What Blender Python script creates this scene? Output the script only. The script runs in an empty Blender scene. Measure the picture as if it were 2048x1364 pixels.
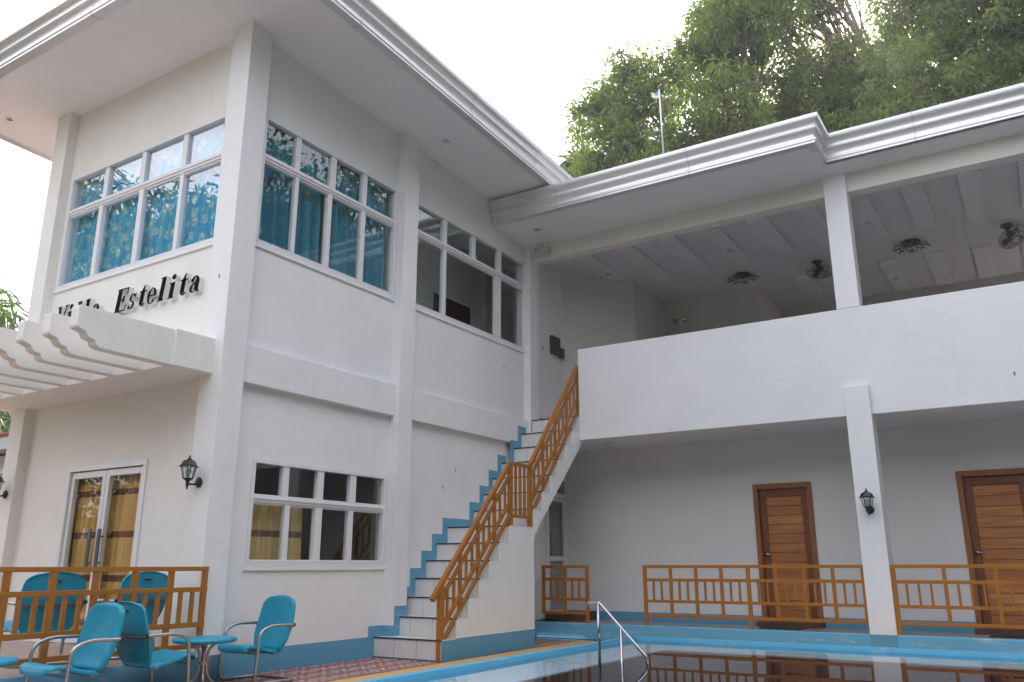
import bpy, bmesh, math, random
import numpy as np
from mathutils import Vector, Matrix

random.seed(7)
RNG = np.random.default_rng(11)
HAZE = 0.0013  # density of the added air volume that stands for lens glare
SC = 1.25                      # the drawing unit below is 1.25 m; everything is scaled to metres at the end
scene = bpy.context.scene
COL = scene.collection

# ------------------------------------------------------------------ camera
YAW, PITCH, ROLL = 0.56405367, 0.26555237, -0.00165545
F_PX = 1655.23
f_ = Vector((-math.sin(YAW) * math.cos(PITCH), math.cos(YAW) * math.cos(PITCH), math.sin(PITCH)))
r0 = Vector((math.cos(YAW), math.sin(YAW), 0))
u0 = r0.cross(f_)
r_ = r0 * math.cos(ROLL) + u0 * math.sin(ROLL)
u_ = -r0 * math.sin(ROLL) + u0 * math.cos(ROLL)
cam_d = bpy.data.cameras.new("camera")
cam = bpy.data.objects.new("camera", cam_d)
COL.objects.link(cam)
cam.matrix_world = Matrix(((r_.x, u_.x, -f_.x, 6.0 * SC), (r_.y, u_.y, -f_.y, 0.0), (r_.z, u_.z, -f_.z, 0.895 * SC), (0, 0, 0, 1)))
cam_d.sensor_width = 36
cam_d.lens = F_PX / 2048 * 36
cam_d.clip_start = 0.05
cam_d.clip_end = 2000
scene.camera = cam

# ------------------------------------------------------------------ sky and sun
SUN_DIR = Vector((-0.0945, 0.8222, 0.5613)).normalized()
SUN_EL = math.asin(SUN_DIR.z)
SUN_AZ = math.atan2(SUN_DIR.x, SUN_DIR.y)
world = bpy.data.worlds.new("World")
scene.world = world
world.use_nodes = True
wn, wl = world.node_tree.nodes, world.node_tree.links
wn.clear()
sky = wn.new("ShaderNodeTexSky")
sky.sky_type = 'NISHITA'
sky.sun_disc = False
sky.sun_elevation = SUN_EL
sky.sun_rotation = SUN_AZ
sky.air_density = 1.2
sky.dust_density = 4.0
sky.ozone_density = 1.0
wtc = wn.new("ShaderNodeTexCoord")
wmap = wn.new("ShaderNodeMapping")
wmap.inputs['Scale'].default_value = (1.0, 1.0, 2.2)
wno = wn.new("ShaderNodeTexNoise")
wno.inputs['Scale'].default_value = 2.6
wno.inputs['Detail'].default_value = 6
wno.inputs['Roughness'].default_value = 0.55
wramp = wn.new("ShaderNodeValToRGB")
wramp.color_ramp.elements[0].position = 0.30
wramp.color_ramp.elements[0].color = (0.35, 0.35, 0.35, 1)
wramp.color_ramp.elements[1].position = 0.62
wramp.color_ramp.elements[1].color = (1, 1, 1, 1)
wmix = wn.new("ShaderNodeMix")
wmix.data_type = 'RGBA'
wmix.inputs[7].default_value = CLOUD_COL = (9.75, 9.65, 10.6, 1)
wbg = wn.new("ShaderNodeBackground")
wbg.inputs['Strength'].default_value = 0.10
wout = wn.new("ShaderNodeOutputWorld")
wl.new(wtc.outputs['Generated'], wmap.inputs['Vector'])
wl.new(wmap.outputs['Vector'], wno.inputs['Vector'])
wl.new(wno.outputs['Fac'], wramp.inputs['Fac'])
wl.new(wramp.outputs['Color'], wmix.inputs[0])
wl.new(sky.outputs['Color'], wmix.inputs[6])
wl.new(wmix.outputs[2], wbg.inputs['Color'])
wl.new(wbg.outputs['Background'], wout.inputs['Surface'])
sun_d = bpy.data.lights.new("sun", 'SUN')
sun_d.energy = 4.0
sun_d.angle = math.radians(0.5)
sun_d.color = (1.0, 0.93, 0.83)
sun = bpy.data.objects.new("sun", sun_d)
COL.objects.link(sun)
sun.rotation_euler = SUN_DIR.to_track_quat('Z', 'Y').to_euler()
scene.view_settings.view_transform = 'Standard'
scene.view_settings.look = 'None'
scene.view_settings.exposure = 1.6
scene.view_settings.gamma = 1

# ------------------------------------------------------------------ mesh helpers
class MB:
    """collects shapes, builds one mesh object"""
    def __init__(s):
        s.v, s.f = [], []
    def add(s, vs, fs):
        o = len(s.v)
        s.v += [tuple(v) for v in vs]
        s.f += [tuple(i + o for i in f) for f in fs]
        return s
    def box(s, x0, y0, z0, x1, y1, z1):
        x0, x1 = min(x0, x1), max(x0, x1); y0, y1 = min(y0, y1), max(y0, y1); z0, z1 = min(z0, z1), max(z0, z1)
        return s.add([(x0, y0, z0), (x1, y0, z0), (x1, y1, z0), (x0, y1, z0), (x0, y0, z1), (x1, y0, z1), (x1, y1, z1), (x0, y1, z1)],
                     [(0, 3, 2, 1), (4, 5, 6, 7), (0, 1, 5, 4), (1, 2, 6, 5), (2, 3, 7, 6), (3, 0, 4, 7)])
    def prism(s, poly, axis, a, b):
        """poly in the two remaining axes, extruded from a to b along axis"""
        n = len(poly)
        def P(p, t):
            return {'x': (t, p[0], p[1]), 'y': (p[0], t, p[1]), 'z': (p[0], p[1], t)}[axis]
        vs = [P(p, a) for p in poly] + [P(p, b) for p in poly]
        fs = [tuple(range(n))[::-1], tuple(range(n, 2 * n))] + [(i, (i + 1) % n, n + (i + 1) % n, n + i) for i in range(n)]
        return s.add(vs, fs)
    def tube(s, path, r, n=8, closed=False, caps=True):
        P = [Vector(p) for p in path]
        m = len(P)
        R = r if isinstance(r, (list, tuple)) else [r] * m
        rings = []
        up = None
        for i in range(m):
            if closed:
                t = (P[(i + 1) % m] - P[i - 1]).normalized()
            else:
                t = (P[min(i + 1, m - 1)] - P[max(i - 1, 0)]).normalized()
            if up is None:
                up = t.orthogonal().normalized()
            else:
                up = (up - t * up.dot(t))
                up = up.normalized() if up.length > 1e-6 else t.orthogonal().normalized()
            w = t.cross(up)
            rings.append([P[i] + (up * math.cos(2 * math.pi * k / n) + w * math.sin(2 * math.pi * k / n)) * R[i] for k in range(n)])
        vs = [v for g in rings for v in g]
        fs = []
        for i in range(m if closed else m - 1):
            j = (i + 1) % m
            for k in range(n):
                fs.append((i * n + k, i * n + (k + 1) % n, j * n + (k + 1) % n, j * n + k))
        if caps and not closed:
            fs.append(tuple(range(n))[::-1])
            fs.append(tuple(range((m - 1) * n, m * n)))
        return s.add(vs, fs)
    def lathe(s, prof, c=(0, 0, 0), n=24, axis='z', rot=0.0):
        """prof: (radius, height)"""
        vs, fs = [], []
        for (r, h) in prof:
            for k in range(n):
                a = 2 * math.pi * k / n + rot
                p = (r * math.cos(a), r * math.sin(a), h)
                if axis == 'y': p = (p[0], p[2], p[1])
                if axis == 'x': p = (p[2], p[0], p[1])
                vs.append((p[0] + c[0], p[1] + c[1], p[2] + c[2]))
        m = len(prof)
        for i in range(m - 1):
            for k in range(n):
                fs.append((i * n + k, i * n + (k + 1) % n, (i + 1) * n + (k + 1) % n, (i + 1) * n + k))
        fs.append(tuple(range(n))[::-1]); fs.append(tuple(range((m - 1) * n, m * n)))
        return s.add(vs, fs)
    def bar(s, a, b, w, h):
        """square bar from a to b, w sideways (horizontal), h in the other direction"""
        a, b = Vector(a), Vector(b)
        t = (b - a).normalized()
        side = Vector((0, 0, 1)).cross(t)
        side = side.normalized() if side.length > 1e-6 else Vector((1, 0, 0))
        up = t.cross(side)
        q = [(-1, -1), (1, -1), (1, 1), (-1, 1)]
        vs = [p + side * (x * w / 2) + up * (y * h / 2) for p in (a, b) for x, y in q]
        return s.add(vs, [(3, 2, 1, 0), (4, 5, 6, 7)] + [(i, (i + 1) % 4, 4 + (i + 1) % 4, 4 + i) for i in range(4)])
    def wall(s, axis, p0, p1, u0, u1, z0, z1, holes=()):
        """a wall with rectangular openings; faces only where the wall ends"""
        us = sorted({u0, u1} | {min(max(h[i], u0), u1) for h in holes for i in (0, 1)})
        zs = sorted({z0, z1} | {min(max(h[i], z0), z1) for h in holes for i in (2, 3)})
        nu, nz = len(us) - 1, len(zs) - 1
        solid = [[not any(h[0] <= (us[i] + us[i + 1]) / 2 <= h[1] and h[2] <= (zs[j] + zs[j + 1]) / 2 <= h[3] for h in holes) for j in range(nz)] for i in range(nu)]
        def P(p, u, z):
            return (p, u, z) if axis == 'x' else (u, p, z)
        def q(a, b, c, d):
            s.add([a, b, c, d], [(0, 1, 2, 3)])
        for i in range(nu):
            for j in range(nz):
                if not solid[i][j]: continue
                a, b, c, d = us[i], us[i + 1], zs[j], zs[j + 1]
                q(P(p0, a, c), P(p0, b, c), P(p0, b, d), P(p0, a, d))
                q(P(p1, a, c), P(p1, b, c), P(p1, b, d), P(p1, a, d))
                for (di, dj, e) in ((-1, 0, (a, c, a, d)), (1, 0, (b, c, b, d)), (0, -1, (a, c, b, c)), (0, 1, (a, d, b, d))):
                    ii, jj = i + di, j + dj
                    if not (0 <= ii < nu and 0 <= jj < nz and solid[ii][jj]):
                        q(P(p0, e[0], e[1]), P(p0, e[2], e[3]), P(p1, e[2], e[3]), P(p1, e[0], e[1]))
        return s
    def build(s, name, mat, parent=None, smooth=False, bevel=0.0, weld=True, local=False, sharp=None):
        off = Vector((0, 0, 0))
        if parent is not None and not local:
            p = parent
            while p is not None:
                off += p.location
                p = p.parent
        me = bpy.data.meshes.new(name)
        me.from_pydata([(v[0] - off.x, v[1] - off.y, v[2] - off.z) for v in s.v], [], s.f)
        bm = bmesh.new(); bm.from_mesh(me)
        if weld:
            bmesh.ops.remove_doubles(bm, verts=bm.verts, dist=1e-5)
        bmesh.ops.recalc_face_normals(bm, faces=bm.faces)
        if bevel > 0:
            es = [e for e in bm.edges if len(e.link_faces) == 2 and e.calc_face_angle(0) > 0.5]
            bmesh.ops.bevel(bm, geom=es, offset=bevel, segments=2, profile=0.6, affect='EDGES', clamp_overlap=True)
        for f in bm.faces: f.smooth = smooth
        if smooth and sharp:
            for e in bm.edges:
                if len(e.link_faces) == 2 and e.calc_face_angle(0) > sharp: e.smooth = False
        bm.to_mesh(me); bm.free()
        me.materials.append(mat)
        o = bpy.data.objects.new(name, me)
        COL.objects.link(o)
        if parent is not None: o.parent = parent
        return o

def tag(o, label=None, cat=None, group=None, kind=None):
    if label: o['label'] = label
    if cat: o['category'] = cat
    if group: o['group'] = group
    if kind: o['kind'] = kind
    return o
def thing(name, loc, label, cat, group=None, rz=0.0):
    o = bpy.data.objects.new(name, None)
    o.empty_display_size = 0.2
    COL.objects.link(o)
    o.location = loc; o.rotation_euler = (0, 0, rz)
    return tag(o, label, cat, group)
def copy_tree(o, parent=None):
    c = o.copy(); COL.objects.link(c)
    c.parent = parent
    for ch in list(o.children): copy_tree(ch, c)
    return c
def arc(c, r, a0, a1, n):
    return [(c[0] + r * math.cos(a0 + (a1 - a0) * i / n), c[1] + r * math.sin(a0 + (a1 - a0) * i / n)) for i in range(n + 1)]
def fillet(pts, rad, n=6):
    """round the corners of a 3-D polyline"""
    P = [Vector(p) for p in pts]; out = [P[0]]
    rr = rad if isinstance(rad, (list, tuple)) else [rad] * len(P)
    for i in range(1, len(P) - 1):
        a, b, c = P[i - 1], P[i], P[i + 1]
        d1, d2 = (a - b), (c - b)
        r = min(rr[i], d1.length * .49, d2.length * .49)
        p, q = b + d1.normalized() * r, b + d2.normalized() * r
        for k in range(n + 1):
            t = k / n
            out.append(p * (1 - t) ** 2 + b * 2 * t * (1 - t) + q * t * t)
    out.append(P[-1]); return out

# ------------------------------------------------------------------ materials
def new_mat(name):
    m = bpy.data.materials.new(name); m.use_nodes = True
    nt = m.node_tree
    return m, nt.nodes, nt.links, nt.nodes['Principled BSDF']
def rgba(c): return (c[0], c[1], c[2], 1)
def node(ns, t, **kw):
    n = ns.new(t)
    for k, v in kw.items():
        if hasattr(n, k): setattr(n, k, v)
        else: n.inputs[k].default_value = v
    return n
def mixc(ns, ls, fac, a, b, mode='MIX'):
    m = ns.new("ShaderNodeMix"); m.data_type = 'RGBA'; m.blend_type = mode
    for i, x in ((0, fac), (6, a), (7, b)):
        if hasattr(x, 'links'): ls.new(x, m.inputs[i])
        elif isinstance(x, (int, float)): m.inputs[i].default_value = x
        else: m.inputs[i].default_value = rgba(x)
    return m.outputs[2]
def math_(ns, ls, op, a, b=None, clamp=False):
    m = ns.new("ShaderNodeMath"); m.operation = op; m.use_clamp = clamp
    for i, x in ((0, a), (1, b)):
        if x is None: continue
        if hasattr(x, 'links'): ls.new(x, m.inputs[i])
        else: m.inputs[i].default_value = x
    return m.outputs[0]
def ramp(ns, ls, fac, p0, p1, c0=(0, 0, 0), c1=(1, 1, 1)):
    r = ns.new("ShaderNodeValToRGB")
    r.color_ramp.elements[0].position = p0; r.color_ramp.elements[0].color = rgba(c0)
    r.color_ramp.elements[1].position = p1; r.color_ramp.elements[1].color = rgba(c1)
    ls.new(fac, r.inputs[0]); return r.outputs[0]
def coords(ns, ls, scale=(1, 1, 1), kind='Position', rot=(0, 0, 0)):
    if kind == 'Position':
        o = ns.new("ShaderNodeNewGeometry").outputs['Position']
    else:
        o = ns.new("ShaderNodeTexCoord").outputs['Object']
    mp = ns.new("ShaderNodeMapping"); mp.inputs['Scale'].default_value = scale; mp.inputs['Rotation'].default_value = rot
    ls.new(o, mp.inputs['Vector']); return mp.outputs['Vector']
def noise(ns, ls, vec, scale, detail=4, rough=.55, dist=0.0):
    n = node(ns, "ShaderNodeTexNoise", Scale=scale, Detail=detail, Roughness=rough, Distortion=dist)
    ls.new(vec, n.inputs['Vector']); return n.outputs['Fac']
def bump(ns, ls, bs, h, strength=.2, dist=.01):
    b = node(ns, "ShaderNodeBump", Strength=strength, Distance=dist)
    ls.new(h, b.inputs['Height']); ls.new(b.outputs['Normal'], bs.inputs['Normal'])

BLUE = (0.12, 0.36, 0.53)
def plaster(name, col, blue_below=None, marks=0.0, rough=.78, grime=.10, blue=BLUE):
    m, ns, ls, bs = new_mat(name)
    v = coords(ns, ls)
    n1 = noise(ns, ls, v, 1.3, 5, .6)
    n2 = noise(ns, ls, coords(ns, ls, (9, 9, 0.9)), 1.0, 4, .6)
    n3 = noise(ns, ls, v, 38, 3, .6)
    c = mixc(ns, ls, ramp(ns, ls, n1, .38, .72), col, tuple(x * (1 - grime * .55) for x in col))
    c = mixc(ns, ls, math_(ns, ls, 'MULTIPLY', math_(ns, ls, 'MULTIPLY', ramp(ns, ls, n2, .52, .74), ramp(ns, ls, noise(ns, ls, v, .9, 4, .6), .45, .62)), .52), c, tuple(x * (1 - grime) * y for x, y in zip(col, (1, .985, .95))))
    if marks > 0:
        vo = node(ns, "ShaderNodeTexVoronoi", Scale=1.0)
        ls.new(coords(ns, ls, (3.1, 3.1, 1.5)), vo.inputs['Vector'])
        sep = ns.new("ShaderNodeSeparateColor"); ls.new(vo.outputs['Color'], sep.inputs[0])
        wob = math_(ns, ls, 'ADD', vo.outputs['Distance'], math_(ns, ls, 'MULTIPLY', n3, .02))
        dot = math_(ns, ls, 'LESS_THAN', wob, .055)
        sel = math_(ns, ls, 'GREATER_THAN', sep.outputs[0], 1 - marks)
        c = mixc(ns, ls, math_(ns, ls, 'MULTIPLY', math_(ns, ls, 'MULTIPLY', dot, sel), .8), c, (.16, .13, .11))
    if blue_below is not None:
        g = ns.new("ShaderNodeNewGeometry"); sx = ns.new("ShaderNodeSeparateXYZ"); ls.new(g.outputs['Position'], sx.inputs[0])
        edge = math_(ns, ls, 'ADD', sx.outputs[2], math_(ns, ls, 'MULTIPLY', math_(ns, ls, 'SUBTRACT', n3, .5), .006))
        fb = math_(ns, ls, 'LESS_THAN', edge, blue_below * SC)
        worn = ramp(ns, ls, noise(ns, ls, coords(ns, ls, (1.2, 1.2, 3)), 3.0, 6, .7), .66, .74)
        bc = mixc(ns, ls, n1, blue, tuple(x * .84 for x in blue))
        bc = mixc(ns, ls, math_(ns, ls, 'MULTIPLY', worn, .5), bc, (.55, .60, .58))
        c = mixc(ns, ls, fb, c, bc)
    ls.new(c, bs.inputs['Base Color'])
    bs.inputs['Roughness'].default_value = rough
    h = math_(ns, ls, 'ADD', math_(ns, ls, 'MULTIPLY', n3, .35), noise(ns, ls, coords(ns, ls, (1, 1, 1.8)), 4.5, 4, .55))
    bump(ns, ls, bs, h, .34, .014)
    return m
def blue_paint(name, col=BLUE, wear=.5):
    m, ns, ls, bs = new_mat(name)
    v = coords(ns, ls)
    n1 = noise(ns, ls, v, 1.6, 5, .6)
    worn = ramp(ns, ls, noise(ns, ls, coords(ns, ls, (1.1, 1.1, 4)), 2.4, 7, .72), .56, .66)
    c = mixc(ns, ls, n1, col, tuple(x * .82 for x in col))
    c = mixc(ns, ls, math_(ns, ls, 'MULTIPLY', worn, wear), c, (.50, .58, .58))
    ls.new(c, bs.inputs['Base Color']); bs.inputs['Roughness'].default_value = .6
    bump(ns, ls, bs, noise(ns, ls, v, 30, 4), .2, .006)
    return m
def paint(name, col, rough=.45, vary=.10, metallic=0.0, nscale=5.0, bumpy=.05, spec=.5, chips=None):
    m, ns, ls, bs = new_mat(name)
    v = coords(ns, ls, kind='Object')
    n1 = noise(ns, ls, v, nscale, 5, .6)
    c = mixc(ns, ls, n1, tuple(min(1, x * (1 + vary)) for x in col), tuple(x * (1 - vary) for x in col))
    if chips:
        ch = ramp(ns, ls, noise(ns, ls, v, 17, 6, .75), .69, .73)
        c = mixc(ns, ls, math_(ns, ls, 'MULTIPLY', ch, .75), c, chips)
        c = mixc(ns, ls, math_(ns, ls, 'MULTIPLY', ramp(ns, ls, noise(ns, ls, v, 2.2, 5, .7), .5, .8), .35), c, tuple(x * .5 + .02 for x in col))
    ls.new(c, bs.inputs['Base Color'])
    rr = node(ns, "ShaderNodeMapRange"); rr.inputs[3].default_value = rough * .8; rr.inputs[4].default_value = min(1, rough * 1.25)
    ls.new(noise(ns, ls, v, nscale * 4, 3), rr.inputs[0]); ls.new(rr.outputs[0], bs.inputs['Roughness'])
    bs.inputs['Metallic'].default_value = metallic
    bs.inputs['Specular IOR Level'].default_value = spec
    if bumpy: bump(ns, ls, bs, noise(ns, ls, v, nscale * 10, 3), bumpy, .004)
    return m
def glass(name, tint=(.92, .96, .95), rough=.0, ior=1.5, boost=1.0):
    m, ns, ls, bs = new_mat(name)
    out = [n for n in ns if n.type == 'OUTPUT_MATERIAL'][0]
    tr = node(ns, "ShaderNodeBsdfTransparent"); tr.inputs['Color'].default_value = rgba(tint)
    gl = node(ns, "ShaderNodeBsdfGlossy", Roughness=rough); gl.inputs['Color'].default_value = (1, 1, 1, 1)
    fr = node(ns, "ShaderNodeFresnel", IOR=ior)
    gq = ns.new("ShaderNodeNewGeometry")      # same reflectance on the inner face of the pane
    ls.new(math_(ns, ls, 'ADD', ior, math_(ns, ls, 'MULTIPLY', gq.outputs['Backfacing'], 1 / ior - ior)), fr.inputs['IOR'])
    bmp = node(ns, "ShaderNodeBump", Strength=.03, Distance=.01)
    ls.new(noise(ns, ls, coords(ns, ls), 1.6, 2), bmp.inputs['Height'])
    ls.new(bmp.outputs[0], gl.inputs['Normal'])
    mx = ns.new("ShaderNodeMixShader")
    ls.new(math_(ns, ls, 'MULTIPLY', fr.outputs[0], boost, True), mx.inputs[0])
    ls.new(tr.outputs[0], mx.inputs[1]); ls.new(gl.outputs[0], mx.inputs[2]); ls.new(mx.outputs[0], out.inputs['Surface'])
    ns.remove(bs); return m
def door_wood(name, cols, plank=.13, grain_axis='x'):
    m, ns, ls, bs = new_mat(name)
    tc = ns.new("ShaderNodeTexCoord"); sx = ns.new("ShaderNodeSeparateXYZ"); ls.new(tc.outputs['Object'], sx.inputs[0])
    idx = math_(ns, ls, 'FLOOR', math_(ns, ls, 'DIVIDE', sx.outputs[2], plank * SC))
    wn_ = ns.new("ShaderNodeTexWhiteNoise"); wn_.noise_dimensions = '1D'; ls.new(idx, wn_.inputs['W'])
    sc = {'x': (.9, 8, 14), 'z': (14, 8, .8)}[grain_axis]
    gv = coords(ns, ls, sc, 'Object')
    g = noise(ns, ls, gv, 2.2, 6, .65, .6)
    c = mixc(ns, ls, wn_.outputs['Value'] if grain_axis == 'x' else .4, cols[0], cols[1])
    c = mixc(ns, ls, ramp(ns, ls, g, .35, .68), c, cols[2])
    ls.new(c, bs.inputs['Base Color']); bs.inputs['Roughness'].default_value = .42
    bump(ns, ls, bs, g, .12, .004); return m
def curtain_blue(name, leafy=.9, c0=(.03, .30, .50), c1=(.06, .46, .70)):
    m, ns, ls, bs = new_mat(name)
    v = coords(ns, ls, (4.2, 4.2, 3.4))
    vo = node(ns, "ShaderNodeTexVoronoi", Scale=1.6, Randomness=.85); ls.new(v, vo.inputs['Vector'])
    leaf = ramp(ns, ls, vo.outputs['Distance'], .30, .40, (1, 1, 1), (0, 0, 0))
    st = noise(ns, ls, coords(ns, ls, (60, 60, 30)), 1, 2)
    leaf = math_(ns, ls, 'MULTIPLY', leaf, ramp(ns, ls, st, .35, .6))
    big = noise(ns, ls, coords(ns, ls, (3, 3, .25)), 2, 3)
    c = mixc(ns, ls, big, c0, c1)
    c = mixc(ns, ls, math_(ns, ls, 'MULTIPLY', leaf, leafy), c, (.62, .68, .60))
    ls.new(c, bs.inputs['Base Color']); bs.inputs['Roughness'].default_value = .85
    bs.inputs['Sheen Weight'].default_value = .2
    return m
def curtain_yellow(name):
    m, ns, ls, bs = new_mat(name)
    sx = ns.new("ShaderNodeSeparateXYZ"); ls.new(coords(ns, ls, (1, 1, 1)), sx.inputs[0])
    w = math_(ns, ls, 'FRACT', math_(ns, ls, 'DIVIDE', math_(ns, ls, 'ADD', sx.outputs[2], .05), .50))
    s1 = math_(ns, ls, 'LESS_THAN', w, .15)
    n1 = noise(ns, ls, coords(ns, ls, (30, 30, 1.5)), 1, 3)
    c = mixc(ns, ls, n1, (.74, .50, .17), (.58, .34, .10))
    c = mixc(ns, ls, s1, c, (.16, .05, .03))
    ls.new(c, bs.inputs['Base Color']); bs.inputs['Roughness'].default_value = .6
    return m
def patterned_tile(name):
    m, ns, ls, bs = new_mat(name)
    v = coords(ns, ls, (1, 1, 0))
    sx = ns.new("ShaderNodeSeparateXYZ"); ls.new(v, sx.inputs[0])
    T = .25 * SC
    def fr(o): return math_(ns, ls, 'SUBTRACT', math_(ns, ls, 'FRACT', math_(ns, ls, 'DIVIDE', o, T)), .5)
    fx, fy = fr(sx.outputs[0]), fr(sx.outputs[1])
    d = math_(ns, ls, 'SQRT', math_(ns, ls, 'ADD', math_(ns, ls, 'MULTIPLY', fx, fx), math_(ns, ls, 'MULTIPLY', fy, fy)))
    n1 = noise(ns, ls, v, 9, 4, .6)
    rings = math_(ns, ls, 'SINE', math_(ns, ls, 'ADD', math_(ns, ls, 'MULTIPLY', d, 26), math_(ns, ls, 'MULTIPLY', n1, 9)))
    c = mixc(ns, ls, ramp(ns, ls, n1, .35, .65), (.27, .075, .05), (.36, .14, .09))
    c = mixc(ns, ls, ramp(ns, ls, rings, .25, .6), c, (.62, .54, .50))
    band = math_(ns, ls, 'LESS_THAN', math_(ns, ls, 'ABSOLUTE', fx), .16)
    c = mixc(ns, ls, math_(ns, ls, 'MULTIPLY', band, .75), c, (.21, .045, .035))
    edge = math_(ns, ls, 'GREATER_THAN', math_(ns, ls, 'MAXIMUM', math_(ns, ls, 'ABSOLUTE', fx), math_(ns, ls, 'ABSOLUTE', fy)), .485)
    c = mixc(ns, ls, edge, c, (.16, .12, .10))
    c = mixc(ns, ls, math_(ns, ls, 'MULTIPLY', ramp(ns, ls, noise(ns, ls, v, .8, 5, .6), .45, .75), .4), c, (.12, .09, .08))
    ls.new(c, bs.inputs['Base Color'])
    ls.new(ramp(ns, ls, n1, .3, .7, (.35,) * 3, (.6,) * 3), bs.inputs['Roughness'])
    bump(ns, ls, bs, edge, -.2, .004); return m
def striped_tile(name, a, b, sc=(1.5, 14, 1), T=.40):
    m, ns, ls, bs = new_mat(name)
    v = coords(ns, ls, (1, 1, 0)); sx = ns.new("ShaderNodeSeparateXYZ"); ls.new(v, sx.inputs[0])
    g = noise(ns, ls, coords(ns, ls, sc), 2, 5, .6, .4)
    c = mixc(ns, ls, ramp(ns, ls, g, .35, .65), a, b)
    def fr(o): return math_(ns, ls, 'ABSOLUTE', math_(ns, ls, 'SUBTRACT', math_(ns, ls, 'FRACT', math_(ns, ls, 'DIVIDE', o, T * SC)), .5))
    edge = math_(ns, ls, 'GREATER_THAN', math_(ns, ls, 'MAXIMUM', fr(sx.outputs[0]), fr(sx.outputs[1])), .488)
    c = mixc(ns, ls, edge, c, tuple(x * .45 for x in a))
    ls.new(c, bs.inputs['Base Color']); bs.inputs['Roughness'].default_value = .38
    bump(ns, ls, bs, g, .04, .004); return m
def stair_tile(name):
    m, ns, ls, bs = new_mat(name)
    v = coords(ns, ls, (1, 1, 1)); sx = ns.new("ShaderNodeSeparateXYZ"); ls.new(v, sx.inputs[0])
    f = math_(ns, ls, 'ABSOLUTE', math_(ns, ls, 'SUBTRACT', math_(ns, ls, 'FRACT', math_(ns, ls, 'DIVIDE', math_(ns, ls, 'ADD', sx.outputs[0], .02), .285 * SC)), .5))
    edge = math_(ns, ls, 'GREATER_THAN', f, .49)
    n1 = noise(ns, ls, v, 2.5, 5, .6)
    stain = ramp(ns, ls, noise(ns, ls, coords(ns, ls, (6, 6, 1.0)), 1.2, 5, .65), .55, .75)
    c = mixc(ns, ls, n1, (.74, .73, .71), (.66, .65, .63))
    c = mixc(ns, ls, math_(ns, ls, 'MULTIPLY', stain, .4), c, (.48, .43, .36))
    c = mixc(ns, ls, edge, c, (.36, .33, .30))
    ls.new(c, bs.inputs['Base Color']); bs.inputs['Roughness'].default_value = .3
    return m
def leafmat(name, dark, light, trans=.38):
    m, ns, ls, bs = new_mat(name)
    out = [n for n in ns if n.type == 'OUTPUT_MATERIAL'][0]
    v = coords(ns, ls)
    n1 = noise(ns, ls, v, .55, 3, .6); n2 = noise(ns, ls, v, 6.5, 2, .5)
    f = math_(ns, ls, 'ADD', math_(ns, ls, 'MULTIPLY', n1, .7), math_(ns, ls, 'MULTIPLY', n2, .4))
    c = mixc(ns, ls, ramp(ns, ls, f, .38, .62), dark, light)
    ls.new(c, bs.inputs['Base Color']); bs.inputs['Roughness'].default_value = .45
    tl = ns.new("ShaderNodeBsdfTranslucent")
    tc = mixc(ns, ls, 1.0, c, (1.5, 1.6, .7), 'MULTIPLY'); ls.new(tc, tl.inputs['Color'])
    mx = ns.new("ShaderNodeMixShader"); mx.inputs[0].default_value = trans
    ls.new(bs.outputs[0], mx.inputs[1]); ls.new(tl.outputs[0], mx.inputs[2]); ls.new(mx.outputs[0], out.inputs['Surface'])
    return m
def bark(name, col=(.09, .065, .045)):
    m, ns, ls, bs = new_mat(name)
    g = noise(ns, ls, coords(ns, ls, (4, 4, .8)), 3, 6, .7)
    ls.new(mixc(ns, ls, g, tuple(x * .6 for x in col), tuple(x * 1.7 for x in col)), bs.inputs['Base Color'])
    bs.inputs['Roughness'].default_value = .9; bump(ns, ls, bs, g, .5, .03); return m
def ground_mat(name):
    m, ns, ls, bs = new_mat(name)
    v = coords(ns, ls, (1, 1, 0))
    c = mixc(ns, ls, ramp(ns, ls, noise(ns, ls, v, .35, 6, .6), .4, .62), (.10, .12, .045), (.20, .155, .10))
    c = mixc(ns, ls, math_(ns, ls, 'MULTIPLY', noise(ns, ls, v, 6, 5, .7), .6), c, (.06, .075, .025))
    ls.new(c, bs.inputs['Base Color']); bs.inputs['Roughness'].default_value = .95
    bump(ns, ls, bs, noise(ns, ls, v, 14, 5, .7), .6, .03); return m
def water_mat(name):
    m, ns, ls, bs = new_mat(name)
    out = [n for n in ns if n.type == 'OUTPUT_MATERIAL'][0]
    tr = ns.new("ShaderNodeBsdfTransparent"); tr.inputs['Color'].default_value = (.90, .96, .98, 1)
    gl = node(ns, "ShaderNodeBsdfGlossy", Roughness=0.0)
    fr = node(ns, "ShaderNodeFresnel", IOR=1.33)
    b = node(ns, "ShaderNodeBump", Strength=.05, Distance=.02)
    ls.new(noise(ns, ls, coords(ns, ls, (1, 1, 0)), 1.3, 3, .5), b.inputs['Height'])
    ls.new(b.outputs[0], gl.inputs['Normal'])
    mx = ns.new("ShaderNodeMixShader")
    ls.new(fr.outputs[0], mx.inputs[0]); ls.new(tr.outputs[0], mx.inputs[1]); ls.new(gl.outputs[0], mx.inputs[2])
    ls.new(mx.outputs[0], out.inputs['Surface']); ns.remove(bs); return m

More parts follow.
